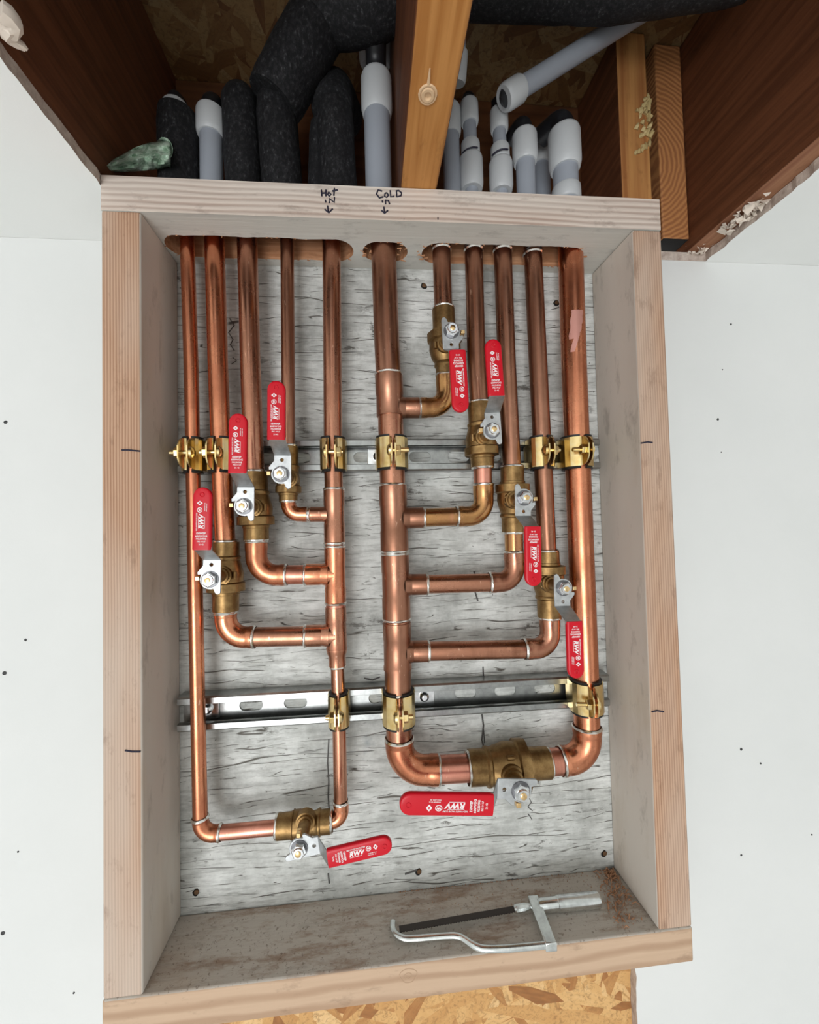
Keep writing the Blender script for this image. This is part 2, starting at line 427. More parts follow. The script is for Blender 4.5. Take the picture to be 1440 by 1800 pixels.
struct(MB().box((2.4, -4.2, 0), (2.45, .012, ZT - .013)).build('wall_right', M['side_wall'], smooth=False))
# fastener heads in the wall
for i, (px, py, r) in enumerate([(10, 742, 3), (45, 1125, 2), (8, 1183, 3.6), (32, 1497, 1.6), (5, 1640, 3.2), (130, 1745, 1.6), (1285, 570, 2), (1262, 737, 2.4), (1270, 650, 1.2), (1303, 1317, 2.6), (1337, 1342, 1.8), (1303, 1503, 2.0), (1427, 1467, 1.6), (1268, 795, 1)]):
    p = at(px, py, 0)
    mb = MB().sweep([p + Vector((0, .001, 0)), p + Vector((0, -.0004, 0)), p + Vector((0, -.0009, 0))], [r * .0007, r * .0007, r * .0004], 12, wob=.3)
    mb.build('screw_head', M['screw'], wall)

# framing -----------------------------------------------------------------
def board(name, x0, x1, y0, y1, z0, z1, mats, label, cat, group=None, fm=None, bevel=.0015):
    lo = P(x0, y0, z0); hi = P(x1, y1, z1)
    c = [Vector((lo.x, hi.y, lo.z)), Vector((hi.x, hi.y, lo.z)), Vector((hi.x, hi.y, hi.z)), Vector((lo.x, hi.y, hi.z)),
         Vector((lo.x, lo.y, lo.z)), Vector((hi.x, lo.y, lo.z)), Vector((hi.x, lo.y, hi.z)), Vector((lo.x, lo.y, hi.z))]
    mb = MB().hex8(c, fm=fm)
    o = mb.build(name, mats, bevel=bevel, origin=(lo + hi) / 2, fix=True)
    return tag(o, label, cat, group)
# hex8 face order: back, front, bottom, right, top, left
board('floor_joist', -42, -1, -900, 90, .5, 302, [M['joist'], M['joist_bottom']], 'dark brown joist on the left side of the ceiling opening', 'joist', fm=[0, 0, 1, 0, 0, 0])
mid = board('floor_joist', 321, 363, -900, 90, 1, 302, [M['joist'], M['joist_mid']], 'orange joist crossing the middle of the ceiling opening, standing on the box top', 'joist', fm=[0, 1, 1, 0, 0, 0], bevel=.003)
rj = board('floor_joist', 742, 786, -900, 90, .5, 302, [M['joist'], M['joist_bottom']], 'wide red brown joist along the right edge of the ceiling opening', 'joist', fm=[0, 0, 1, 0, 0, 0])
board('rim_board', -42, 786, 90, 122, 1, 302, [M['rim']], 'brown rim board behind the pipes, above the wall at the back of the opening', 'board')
b1 = board('blocking_piece', 635, 679, -18, 89, 1, 301, [M['block'], M['joist']], 'orange fir block behind the right end of the box top, smeared with yellow adhesive', 'wood block', fm=[0, 0, 0, 1, 0, 1], bevel=.002)
board('blocking_piece', 701, 741, -7, 89, 14, 301, [M['end_grain'], M['hole']], 'narrow wood block with curved ring grain between the box corner and the wide joist', 'wood block', fm=[0, 0, 1, 0, 0, 0], bevel=.002)  # underside coloured near-black, other faces ring grain
tag(MB().box(tuple(P(-42, -900, 302.5)), tuple(P(786, 122, 320))).build('subfloor_panel', M['osb_shaded'], smooth=False), 'strand board subfloor overhead, coloured dark to look shaded, above the joists and pipes', 'subfloor')
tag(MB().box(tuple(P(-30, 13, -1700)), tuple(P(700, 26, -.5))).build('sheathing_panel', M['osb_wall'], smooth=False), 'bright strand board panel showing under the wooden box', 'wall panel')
# knot on the mid joist bottom
kp = atz(752, 165, .001)
mb = MB()
for r0 in (.0075, .0045):
    pts = [kp + Vector((math.cos(a) * r0, math.sin(a) * r0 * 1.1, -.0006)) for a in [2 * PI * i / 14 for i in range(15)]]
    mb.sweep(pts, .0012 if r0 > .005 else .0022, 6)
mb.sweep([kp + Vector((0, 0, .001)), kp + Vector((0, 0, -.0008))], .003, 10)
mb.sweep([kp + Vector((-.0005, -.008, -.0004)), kp + Vector((-.001, -.021, -.0002))], [.0016, .0006], 6)
mb.build('nail_dimple', plain('pale_torn_wood', (.72, .50, .30), .8), mid)
# adhesive smear on the block
mb = MB(); random.seed(3)
for i in range(40):
    t = random.random(); px = 1128 + random.gauss(6, 9); py = 175 + t * 95
    if px > 1148: px = 1148 - random.random() * 12
    p = at(px, py, -.0185)
    if p.x > .678: p.x = .678
    q = p + Vector((random.uniform(-.002, .006), random.uniform(-.004, 0), random.uniform(-.003, .012)))
    mb.sweep([p, (p + q) / 2 + Vector((0, -.001, 0)), q], [.0030, .0024, .0008], 7, wob=.5)
mb.build('adhesive_smear', M['glue'], b1)
# broken gypsum lump at the right edge (part of the ceiling)
mb = MB(); random.seed(5)
ceil = bpy.data.objects['ceiling']
for k, (a, b, c) in enumerate([(1310, 378, 1.0), (1330, 366, .7), (1288, 392, .8), (1235, 440, .6), (1215, 446, .5), (1200, 450, .4), (1308, 398, .7), (1322, 384, .8)]):
    p = atz(a, b, -.004)
    for j in range(16):
        q = p + Vector((random.gauss(0, .006), random.gauss(0, .011), random.uniform(-.003, .003)))
        s_ = random.uniform(.004, .010) * c
        vs = [q + Vector((random.uniform(-1, 1), random.uniform(-1, 1), random.uniform(-.7, .7))) * s_ for _ in range(4)]
        mb.add(vs, [(0, 1, 2), (0, 2, 3), (0, 3, 1), (1, 3, 2)])
mb.build('broken_gypsum', M['gypsum_white'], ceil, smooth=False, fix=True)
mb = MB()
for sgn, w_ in ((0, .007), (1, .006)):
    a = atz(0 + sgn * 4, 10 + 22 * sgn, .0); b_ = atz(38, 80, .0)
    pts = [a.lerp(b_, t) + Vector((.004 * math.sin(t * 7 + sgn), 0, -.003)) for t in [i / 8 for i in range(9)]]
    mb.sweep(pts, [w_ * (1 - .75 * (i / 8) ** 2) for i in range(9)], 8, wob=.5)
mb.build('torn_paper', M['gypsum_white'], ceil)

# ================================================================== wooden box
box = thing('pipe_box', P(317, 0, -889), 'open weathered wooden box on the wall framing all the copper pipes', 'wooden box')
def bhex(name, fr, bk, fm, mats, bevel=.0025):
    # fr/bk: [(x,z) bottom-left, bottom-right, top-right, top-left]
    c = [P(x, -.3, z) for x, z in bk] + [P(x, -89, z) for x, z in fr]
    return MB().hex8(c, fm=fm).build(name, mats, box, bevel=bevel, seg=3, fix=True)
sm = [M['side_front'], M['side_inner']]
left_b = bhex('side_board', [(0, -852), (38, -852), (40, -39.5), (0, -39.5)], [(0, -852), (37, -852), (39, -39.5), (0, -39.5)], [1, 0, 1, 1, 1, 1], sm)
right_b = bhex('side_board', [(593.5, -850.5), (634, -850.5), (635, -36.5), (599, -36.5)], [(593, -850.5), (634, -850.5), (635, -36.5), (596, -36.5)], [1, 0, 1, 1, 1, 1], sm)
bot_b = bhex('bottom_board', [(-1, -891), (634, -889.5), (634.5, -851), (-1, -852.5)], [(-1, -891), (634, -889.5), (634.5, -851), (-1, -852.5)], [1, 0, 0, 0, 1, 0], [M['bot_front'], M['bot_inner']])
# top board: drilled slots (x, y), extruded in z; z tilts 4 mm from left to right
def slot(x0, x1, yc, r, sc=.0, seed=0):
    pts = []
    n = max(10, int((x1 - x0) / 4))
    for i in range(n + 1):                      # front edge, scalloped by the overlapping hole saw cuts
        x = x0 + (x1 - x0) * i / n
        pts.append((x, yc - r + sc * (abs(math.sin(x / 22.0)) * -1.6 + 1.0) + .8 * noise.noise(Vector((x * .3, seed, 0)))))
    for i in range(1, 14):
        a = -PI / 2 + PI * i / 14; pts.append((x1 + r * math.cos(a), yc + r * math.sin(a)))
    for i in range(n + 1):
        x = x1 - (x1 - x0) * i / n
        pts.append((x, yc + r - sc * (abs(math.sin(x / 22.0)) * -1.6 + 1.0)))
    for i in range(1, 14):
        a = PI / 2 + PI * i / 14; pts.append((x0 + r * math.cos(a), yc + r * math.sin(a)))
    return pts
def px_x(px, py): return atz(px, py, -.038).x * 1000
sl = [slot(px_x(322, 430), px_x(592, 430), -34, 20, 1, 1), slot(px_x(664, 430), px_x(692, 430), -34, 18.5, 0, 2), slot(px_x(772, 430), px_x(1012, 432), -34, 19.5, 1, 3)]
def tfr(x, y, z):
    dz = -1.5 + 3.5 * x / 634 if z > -20 else -1.5 + 4.0 * x / 634
    return P(x, y, z + dz)
outer = [(0, -89), (634.5, -89), (634.5, -.3), (0, -.3)]
mb = MB().prism(outer, sl, -38.5, 0, fr=tfr)
for i, f in enumerate(mb.f):
    c = sum((mb.v[k] for k in f), Vector()) / len(f)
    ys = [mb.v[k].y for k in f]
    if max(ys) < -.0885: mb.m[i] = 0
    elif len(f) == 4 and abs(max(ys)) > .001: mb.m[i] = 2
    else: mb.m[i] = 1
top_b = mb.build('top_board', [M['top_front'], M['top_inner'], M['raw_cut']], box, smooth=False, fix=True)
bv = top_b.modifiers.new('bevel', 'BEVEL'); bv.width = .0015; bv.segments = 2; bv.limit_method = 'ANGLE'; bv.angle_limit = math.radians(60)
# splinters at the drilled edges
mb = MB(); random.seed(11)
for s_ in sl:
    for i in range(22 if len(s_) > 60 else 12):
        x, y = random.choice(s_)
        p = tfr(x, y, -38.8) + Vector((0, 0, 0)); L = random.uniform(.002, .006)
        mb.sweep([p, p + Vector((random.uniform(-1, 1) * L, random.uniform(-.4, .4) * L, -random.random() * .0012))], [.0007, .0002], 5)
for i in range(26):                              # torn grain beside the holes
    cx = random.choice([(px_x(706, 432), 0), (px_x(645, 432), 0), (px_x(750, 430), 0), (px_x(1035, 432), 0)])[0]
    p = tfr(cx + random.gauss(0, 4), -34 + random.gauss(0, 7), -38.9)
    mb.sweep([p, p + Vector((random.uniform(-.006, .006), random.uniform(-.001, .001), -.0006))], [.0012, .0005], 5)
tag(mb.build('splinters', M['raw_cut'], top_b), None, kind='stuff')
# back board
mb = MB().box(tuple(P(4, 0, -887)), tuple(P(616, 12, -16)))
back_b = mb.build('back_board', M['backboard'], box, smooth=False)
def stroke(mb, pts, r, off=Vector((0, -.0003, 0))):
    mb.sweep([p + off for p in pts], r, 6)
def nail(px, py, r=.0028, hole_r=.0042):
    p = at(px, py, 0)
    mb = MB().sweep([p + Vector((0, .001, 0)), p + Vector((0, -.0006, 0))], hole_r, 14, wob=.35, mi=1)
    mb.sweep([p + Vector((.0006, .001, .0004)), p + Vector((.0006, -.0013, .0004)), p + Vector((.0006, -.0016, .0004))], [r, r, r * .6], 12)
    mb.build('nail_head', [M['rust'], M['hole']], back_b)
for a in [(745, 503), (978, 533), (1062, 1500), (345, 1568), (736, 1532)]: nail(*a)
mb = MB(); stroke(mb, [at(712, 1536, 0), at(733, 1529, 0)], .0011); mb.build('crack_mark', M['pencil'], back_b)
for (pl, r) in [([(404, 560), (412, 572), (402, 585), (410, 597), (405, 606), (412, 616)], .0009), ([(409, 628), (416, 634), (407, 640)], .0007),
                ([(578, 1300), (576, 1340), (578, 1372), (577, 1400), (579, 1425)], .0011), ([(577, 1535), (579, 1552)], .0012),
                ([(849, 1172), (850, 1190)], .0012), ([(847, 1255), (850, 1275), (847, 1300), (850, 1312)], .0014), ([(850, 1282), (852, 1306)], .001),
                ([(833, 1004), (838, 1020), (835, 1040), (840, 1056)], .0014), ([(926, 1395), (934, 1410), (928, 1418), (936, 1425)], .0008), ([(928, 1430), (935, 1440)], .0008),
                ([(640, 1192), (655, 1195), (668, 1190)], .0012)]:
    mb = MB(); stroke(mb, [at(x, y, 0) for x, y in pl], r * .8); mb.build('crack_mark', M['pencil'], back_b)
# handwriting on the top board
def write(strokes, name, parent, mat, r=.0009, Y=-.0893):
    mb = MB()
    for st in strokes:
        pts = [at(x, y, Y) for x, y in st]
        if len(pts) == 1: pts = [pts[0], pts[0] + Vector((.0005, 0, 0))]
        mb.sweep(pts, r, 6)
    return mb.build(name, mat, parent)
hot = [[(565, 334), (566, 345)], [(573, 334), (573, 345)], [(565, 340), (573, 339)], [(578, 338), (576, 342), (579, 345), (582, 342), (578, 338)], [(588, 331), (587, 344)], [(584, 336), (594, 334)],
       [(572, 352), (573, 356)], [(579, 357), (579, 349), (588, 356), (588, 347)], [(576, 362), (577, 372)], [(571, 368), (578, 374), (585, 367)]]
cold = [[(672, 336), (665, 334), (662, 341), (667, 348), (674, 346)], [(677, 340), (676, 345), (680, 347), (683, 343), (680, 339), (677, 340)], [(686, 335), (687, 346), (693, 345)], [(697, 337), (698, 346), (705, 344), (706, 339), (701, 335), (696, 336)],
        [(672, 353), (673, 356)], [(678, 359), (678, 352), (683, 353), (685, 359)], [(675, 364), (676, 374)], [(671, 370), (676, 375), (682, 370)]]
tag(write(hot, 'handwriting', top_b, M['pen']), 'words Hot IN with a down arrow in dark marker')
tag(write(cold, 'handwriting', top_b, M['pen']), 'words CoLD in with a down arrow in dark marker')
write([[(710, 385)]], 'pen_dot', top_b, M['pen'], .0007)
write([[(770, 382), (770, 386)]], 'pen_dot', top_b, M['pen'], .0006)
for st, pa in [([(214, 791), (225, 791), (246, 793)], left_b), ([(220, 1319), (232, 1321), (247, 1321)], left_b), ([(1127, 779), (1138, 777), (1147, 778)], right_b), ([(1146, 1251), (1155, 1249), (1167, 1251)], right_b)]:
    write([st], 'pen_tick', pa, M['pen'], .0009)
# knot in the bottom board front
kp = at(718, 1715, -.089)
mb = MB()
for r0 in (.009, .0035):
    mb.sweep([kp + Vector((math.cos(a) * r0 * (1 + .12 * math.sin(3 * a)), .0002, math.sin(a) * r0 * .8)) for a in [2 * PI * i / 20 for i in range(21)]], .0005, 5)
mb.build('knot', plain('knot_wood', (.46, .31, .20), .8), bot_b)

# ================================================================== strut channels
def strut(pl, pr, ztop_l, ztop_r, label, slots, screws, marks):
    """pl/pr: world x of ends; z of centre at both ends"""
    a = Vector((pl, 0, ztop_l)); b = Vector((pr, 0, ztop_r)); L = (b - a).length
    ex = (b - a).normalized(); ez = Vector((0, 1, 0)).cross(ex) * -1
    if ez.z < 0: ez = -ez
    t = thing('strut_channel', a.lerp(b, .5), label, 'strut channel', 'strut channels fixed to the back board')
    def W(x, y, z): return a + ex * x + Vector((0, -y, 0)) + ez * z
    H = .0206; D = .0208; T = .0024
    mb = MB()
    holes = []
    for s0 in slots:
        xc = s0; hl = .0145; r = .0068
        ring = [(xc + (hl - r) * (1 if math.cos(q) >= 0 else -1) + r * math.cos(q), r * math.sin(q)) for q in [2 * PI * (i + .5) / 20 for i in range(20)]]
        holes.append(ring)
    mb.prism([(0, -H), (L, -H), (L, H), (0, H)], holes, .0004, T, fr=lambda x, y, z: W(x, z, y))
    for sg in (1, -1):                                # flange + returned lip as one profile
        prof = [(T, H), (D - .002, H), (D, H - .002), (D, H - .0085), (D - .002, H - .0095), (D - .0065, H - .0095), (D - .0065, H - .0075), (D - .0028, H - .0070), (D - .0028, H - .0035), (D - .004, H - T), (T, H - T)]
        n = len(prof)
        vs = [W(0, y, z * sg) for y, z in prof] + [W(L, y, z * sg) for y, z in prof]
        fs = [(i, (i + 1) % n, (i + 1) % n + n, i + n) for i in range(n)] + [tuple(range(n)), tuple(range(2 * n - 1, n - 1, -1))]
        mb.add(vs, fs)
    mb.build('channel', M['strut'], t, ang=30, fix=True)
    for xs in screws:
        c = W(xs, T, 0)
        mb = MB().box((-.0135, -.0028, -.0125), (.0135, 0, .0125), M=Matrix.Translation(c) @ Matrix.Rotation(math.atan2(ex.z, ex.x) * -1, 4, 'Y'))
        mb.build('washer_plate', M['zinc_nut'], t, bevel=.0006)
        mb = MB().sweep([c + Vector((0, -.0028, 0)), c + Vector((0, -.006, 0)), c + Vector((0, -.0085, 0))], [.0062, .006, .0035], 18)
        mb.sweep([c + Vector((0, -.0084, 0)), c + Vector((0, -.0092, 0))], .0022, 6)
        mb.build('screw_head', M['zinc_nut'], t)
    return a, b
# ends from the lips (front plane of the strut)
YS = -.0208
ul = at(312, 802, YS); ur = at(1055, 797, YS)
ll = at(311, 1258, YS); lr = at(1072, 1214, YS)
lr.x = min(lr.x, .5925); ur.x = min(ur.x, .594)
def slots_px(a, pts):
    return [(at(x, y, -.001) - Vector((a.x, -.001, a.z))).length for x, y in pts]
ua = Vector((ul.x, 0, ul.z)); la = Vector((ll.x, 0, ll.z))
strut(ul.x, ur.x, ul.z, ur.z, 'upper galvanised strut channel on the back board, behind most pipe clamps', slots_px(ua, [(360, 802), (412, 802), (470, 802), (527, 802), (584, 802), (641, 802), (738, 802), (806, 802), (862, 801), (920, 800), (978, 800)]), [slots_px(ua, [(664, 802)])[0]], [])
strut(ll.x, lr.x, ll.z, lr.z, 'lower galvanised strut channel on the back board, above the bottom valves', slots_px(la, [(442, 1246), (520, 1242), (596, 1238), (668, 1234), (818, 1225), (888, 1221), (957, 1217), (1020, 1213)]), slots_px(la, [(367, 1250), (745, 1230)]), [])

# ================================================================== copper manifolds
YP = -.035
hotm = thing('hot_water_manifold', P(150, -35, -700), 'left copper manifold soldered to the Hot IN pipe, with four small ball valves', 'copper pipework')
coldm = thing('cold_water_manifold', P(440, -35, -700), 'right, thicker copper manifold on the Cold in pipe, with five ball valves', 'copper pipework')
def A(p): return at(p[0], p[1], YP)
def copper_pipe(par, pts, r, mat):
    pts = [A(p) if len(p) == 2 else Vector(p) for p in pts]
    out = [pts[0]]
    for i in range(len(pts) - 1):
        for k in range(1, 7): out.append(pts[i].lerp(pts[i + 1], k / 6))
    return MB().sweep(out, r, 28, caps=True).build('copper_pipe', mat, par)
def ring_mb(mb, p, d, r, wd=.0011, seed=0, mi=1):
    """irregular bead of solder round the joint"""
    d = d.normalized()
    mb.sweep([p - d * wd * 1.5, p - d * wd * .6, p + d * wd * .5, p + d * wd * 1.5], [r * .99, r + .0010, r + .0008, r * .98], 28, caps=False, mi=mi, wob=.06)
def arc_path(a, c, b, R):
    u = (a - c).normalized(); v = (b - c).normalized()
    ang = math.acos(max(-1, min(1, u.dot(v)))); t = R / math.tan(ang / 2)
    t = min(t, (a - c).length * .8, (b - c).length * .8); R = t * math.tan(ang / 2)
    s = c + u * t; e = c + v * t
    ctr = c + (u + v).normalized() * (R / math.sin(ang / 2))
    pts = []
    s0 = (s - ctr); e0 = (e - ctr); tot = s0.angle(e0)
    for i in range(13):
        q = i / 12
        pts.append(ctr + (s0 * math.sin((1 - q) * tot) + e0 * math.sin(q * tot)) / math.sin(tot))
    return s, pts, e
def elbow(par, a, c, b, r, mat, rings=(1, 1), rf=1.13, R=None):
    a, c, b = A(a), A(c), A(b)
    rr = r * rf; R = R or r * 2.1
    s, arc, e = arc_path(a, c, b, R)
    pts = [a, a.lerp(s, .55)] + [a.lerp(s, .7)] + arc + [b.lerp(e, .7), b.lerp(e, .55), b]
    rad = [rr, rr, rr * .965] + [rr * .965] * len(arc) + [rr * .965, rr, rr]
    mb = MB().sweep(pts, rad, 30)
    if rings[0]: ring_mb(mb, a, a - c, rr * .985)
    if rings[1]: ring_mb(mb, b, b - c, rr * .985)
    return mb.build('elbow', [mat, M['solder']], par)
def tee(par, m0, m1, j, e, R, r, mat, rings=(1, 1, 1), step=True):
    m0, m1, j, e = A(m0), A(m1), A(j), A(e)
    RR = R * 1.1; rr = r * 1.13
    L = (m1 - m0); mb = MB(); sh = .024 if step else 0
    t = max(.12, min(.88, (j - m0).dot(L) / L.length_squared)); w = (rr * 1.25) / L.length
    pr = [(0, 1), (t - w, 1), (t - w + .02, .965), (t + w - .02, .965), (t + w, 1), (1, 1)]
    pr = [q for q in pr if 0 <= q[0] <= 1]
    mb.sweep([m0.lerp(m1, q) for q, _ in pr], [RR * k for _, k in pr], 34)
    mb.sweep([j, j.lerp(e, .45), j.lerp(e, .52), e], [rr * .96, rr * .96, rr, rr], 28)
    d = (e - j).normalized(); s_ = j + d * RR     # saddle flare where the branch leaves the run
    mb.sweep([j + d * RR * .62, s_ - d * .0005, s_ + d * .002, s_ + d * .005], [rr * 1.10, rr * 1.04, rr * .99, rr * .955], 28, caps=False)
    if rings[0]: ring_mb(mb, m0, m1 - m0, RR * .985)
    if rings[1]: ring_mb(mb, m1, m1 - m0, RR * .985)
    if rings[2]: ring_mb(mb, e, e - j, rr * .985)
    return mb.build('tee', [mat, M['solder']], par)

# ---------- valves
def text_mesh(s, size, shear=0.0, bold=0.0):
    cu = bpy.data.curves.new('lettering', 'FONT'); cu.body = s; cu.size = size; cu.shear = shear; cu.offset = bold + size * .022
    cu.align_x = 'CENTER'; cu.align_y = 'CENTER'; cu.extrude = 0.00006; cu.resolution_u = 2
    o = bpy.data.objects.new('tmp', cu); COL.objects.link(o)
    bpy.context.view_layer.update()
    me = bpy.data.meshes.new_from_object(o.evaluated_get(bpy.context.evaluated_depsgraph_get()))
    vs = [v.co.copy() for v in me.vertices]; fs = [tuple(p.vertices) for p in me.polygons]
    bpy.data.objects.remove(o); bpy.data.curves.remove(cu); bpy.data.meshes.remove(me)
    return vs, fs
def lettering():
    """reads from hub to tip along +x, up = +y; x measured along the grip (m)"""
    mb = MB()
    def put(s, x, y, size, rot=0, shear=0, bold=0, sx=1):
        vs, fs = text_mesh(s, size, shear, bold); c, sn = math.cos(rot), math.sin(rot)
        mb.add([(x + (v.x * sx) * c - v.y * sn, y + (v.x * sx) * sn + v.y * c, v.z) for v in vs], fs)
    def bar(x0, x1, y, h): mb.box((x0, y - h / 2, -.00006), (x1, y + h / 2, .00006))
    r90 = -PI / 2
    put('21-42', .0045, 0, .0021, r90)
    put('FIG 14 LF', .0075, 0, .0021, r90)
    put('FIG.5049AB', .0102, 0, .0025, r90, sx=.82)
    put('600WOG', .0130, 0, .0027, r90, sx=1.05)
    put('150WSP', .0158, .0005, .0027, r90, bold=.00003)
    put('RED-WHITE VALVE CORP', .0275, .0046, .00175, sx=.92)
    bar(.0208, .0335, .0030, .0004)
    put('RWV', .0272, -.0001, .0062, shear=.25, bold=.00012)
    bar(.0205, .0322, -.0030, .0004)
    # round certification mark, diamond and two small lines
    n = 24
    ring = lambda cx, cy, r: [(cx + r * math.cos(2 * PI * i / n), cy + r * math.sin(2 * PI * i / n)) for i in range(n)]
    mb.prism(ring(.0395, .0020, .0026), [ring(.0395, .0020, .0020)], -.00006, .00006)
    put('W', .0395, .0020, .0030, bold=.0001)
    dm = lambda cx, cy, a, b: [(cx - a, cy), (cx, cy - b), (cx + a, cy), (cx, cy + b)]
    mb.prism(dm(.0465, .0020, .0023, .0029), [dm(.0465, .0020, .0009, .0013)], -.00006, .00006)
    put('ANSI/NSF 61-G', .0425, -.0030, .0013); put('MAX LEAD .25', .0420, -.0047, .0013)
    me = bpy.data.meshes.new('lettering'); me.from_pydata([tuple(v) for v in mb.v], [], mb.f); me.materials.append(M['ink']); me.update()
    return me
LET = lettering()
def valve(par, ends, nut, tip, r, label, ringtop, scale=1.0, width=.0186, u0=.0205, u1=.0325, Yn=-.085, out=.0235, cup=(1.28, 1.28), glen=None, up_t=None):
    """ends: pixel ends of the body axis; nut: pixel of stem nut; tip: pixel of grip tip"""
    a, b = A(ends[0]), A(ends[1]); ax = (b - a); L = ax.length; d = ax.normalized()
    n = at(nut[0], nut[1], Yn)                            # stem position
    tp = at(tip[0], tip[1], Yn - out)
    u = Vector((tp.x - n.x, 0, tp.z - n.z)); Lt = u.length; u.normalize()
    v = Vector((-u.z, 0, u.x))                            # 90 deg counter clockwise as seen from the room
    if v.dot(Vector((-u.z, 0, u.x))) < 0: v = -v
    stem_t = max(.25, min(.75, (Vector((n.x, YP, n.z)) - a).dot(d) / L))
    vt = bpy.data.objects.new('ball_valve', None)
    # body: cast bronze with ball bulge, hexagonal end and two cups, one continuous mesh
    bulge = r * 1.72; hexr = r * 1.92
    c1, c2 = r * cup[0], r * cup[1]
    s = stem_t
    if ringtop:   prof = [(0, c1), (s - .30, c1), (s - .295, c1 * 1.06), (s - .26, c1 * 1.06), (s - .255, c1 * 1.2), (s - .245, hexr), (s - .13, hexr), (s - .11, bulge * .98), (s, bulge), (s + .12, bulge * .88), (s + .2, c2 * 1.05), (s + .22, c2 * 1.12), (s + .25, c2 * 1.12), (s + .27, c2), (1, c2)]
    else:         prof = [(0, c1), (s - .27, c1), (s - .25, c1 * 1.12), (s - .22, c1 * 1.12), (s - .2, c1 * 1.05), (s - .12, bulge * .88), (s, bulge), (s + .11, bulge * .98), (s + .13, hexr), (s + .245, hexr), (s + .255, c2 * 1.2), (s + .26, c2 * 1.06), (s + .295, c2 * 1.06), (s + .30, c2), (1, c2)]
    prof = [(max(0, min(1, t)), q) for t, q in prof]
    mb = MB()
    k = len(prof); pts = [a + ax * t for t, _ in prof]
    N = 36
    base = d; e1 = (Vector((0, -1, 0)) - d * (-d.y)).normalized(); e2 = d.cross(e1)
    vs = []; fs = []
    for (t, q), p in zip(prof, pts):
        for j in range(N):
            an = 2 * PI * j / N
            rr = q
            if abs(q - hexr) < 1e-9:                    # softened octagon end
                m8 = PI / 4; aa = (an % m8) - m8 / 2; rr = q * min(1.0, .955 / math.cos(aa))
            vs.append(p + (e1 * math.cos(an) + e2 * math.sin(an)) * rr)
    for i in range(k - 1):
        for j in range(N):
            x = i * N + j; y = i * N + (j + 1) % N; fs.append((x, y, y + N, x + N))
    fs.append(tuple(range(N - 1, -1, -1))); fs.append(tuple((k - 1) * N + j for j in range(N)))
    mb.add(vs, fs)
    c = a + ax * s; c = Vector((n.x, c.y, n.z)) * .0 + Vector((c.x, YP, c.z))
    c0 = Vector((n.x, YP - r * .6, n.z))
    # stem boss reaching to the lever
    boss = [(0, 11.5), (r * 1000 * 1.1, 11), (r * 1000 * 1.12, 9), (r * 1000 * 1.5, 9), (r * 1000 * 1.52, 7), (abs(Yn - YP) * 1000 - r * 600 - 2, 7)]
    mb.sweep([c0 + Vector((0, -y / 1000, 0)) for y, _ in boss], [q * scale / 1000 for _, q in boss], 24)
    # raised lugs beside the boss
    for sg in (-1, 1):
        q = Vector((c.x, YP, c.z)) + d * 0 + e2 * sg * (r * 1.25) + Vector((0, -r * 1.25, 0))
        mb.sweep([q - d * .004, q + d * .004], .0024 * scale, 10)
    mb.sweep([a - d * .0002, a + d * .001], c1 * .99, 20)
    ring_mb(mb, a - d * .001, d, c1 * .93, wd=.0012); ring_mb(mb, b + d * .001, d, c2 * .93, wd=.0012)
    COL.objects.link(vt); vt.parent = par; vt.location = n - wloc(par); tag(vt, label)
    # the part itself must be a mesh: body
    bpy.data.objects.remove(vt)
    body = mb.build('ball_valve', [M['bronze'], M['solder']], par, fix=False); tag(body, label)
    par2 = body
    def add(mb_, name, mat, **kw):
        o = mb_.build(name, mat, par2, **kw); return o
    # lever: flat plate, bend and hidden tongue inside the grip
    T = .0024
    def W(x, y, z): return n + u * x + v * y + Vector((0, -z, 0))
    k_ = .86 * scale / 1000
    poly = [(21 * scale / k_ / 1000 * 0 + u0 / k_, 9), (17, 9), (9, 15.5), (5.5, 15), (6, 11), (1, 12.5), (-5, 11.5), (-9.5, 8.5), (-12, 3.5), (-12.5, -1), (-12, -4), (-17, -6), (-19, -8.5), (-18, -11.5), (-15, -12.5), (u0 / k_, -12.5)]
    poly = [(x * k_, y * k_) for x, y in poly]
    hole_ = [(18 * k_ + .0025 * scale * .75 * math.cos(q), -1 * k_ + .0025 * scale * .75 * math.sin(q)) for q in [2 * PI * i / 14 for i in range(14)]]
    yl, yh = -12.5 * k_, 9 * k_
    mb = MB().prism(list(reversed(poly)) if False else poly, [hole_], 0, T, fr=W)
    vs = [W(u0, yl, 0), W(u0, yh, 0), W(u0, yh, T), W(u0, yl, T)]
    w1 = width * .46
    seq = [(u0, 0, yl, yh), (u1, out, -w1 - .001 * scale, w1 - .001 * scale)]
    seq.append((u1 + .01, out, -w1, w1))
    vs = []; 
    for (x, z, y0, y1) in seq: vs += [W(x, y0, z), W(x, y1, z), W(x, y1, z + T), W(x, y0, z + T)]
    fs = [(0, 1, 2, 3), (8, 11, 10, 9)]
    for i in range(2):
        for j in range(4): fs.append((i * 4 + j, i * 4 + j + 4, i * 4 + (j + 1) % 4 + 4, i * 4 + (j + 1) % 4))
    mb.add(vs, fs)
    add(mb, 'lever', M['zinc'], bevel=.0004, fix=True, ang=25)
    # grip: dipped vinyl sleeve with rounded tip and thumb dimple
    GL = Lt - u1 + .001; hw = width / 2; th = .0062 * scale
    rows = []
    for q in [0, .004, .02, .5, .75]: rows.append((GL * q if q > .03 else q * .0 + q * GL, hw if q > 0 else hw * .93))
    nA = 9
    for i in range(nA + 1):
        a_ = PI / 2 * i / nA; rows.append((GL - hw + hw * math.sin(a_), max(.0008, hw * math.cos(a_))))
    rows = sorted(rows, key=lambda q: q[0])
    prof = []
    NS = 20
    vs = []; fs = []
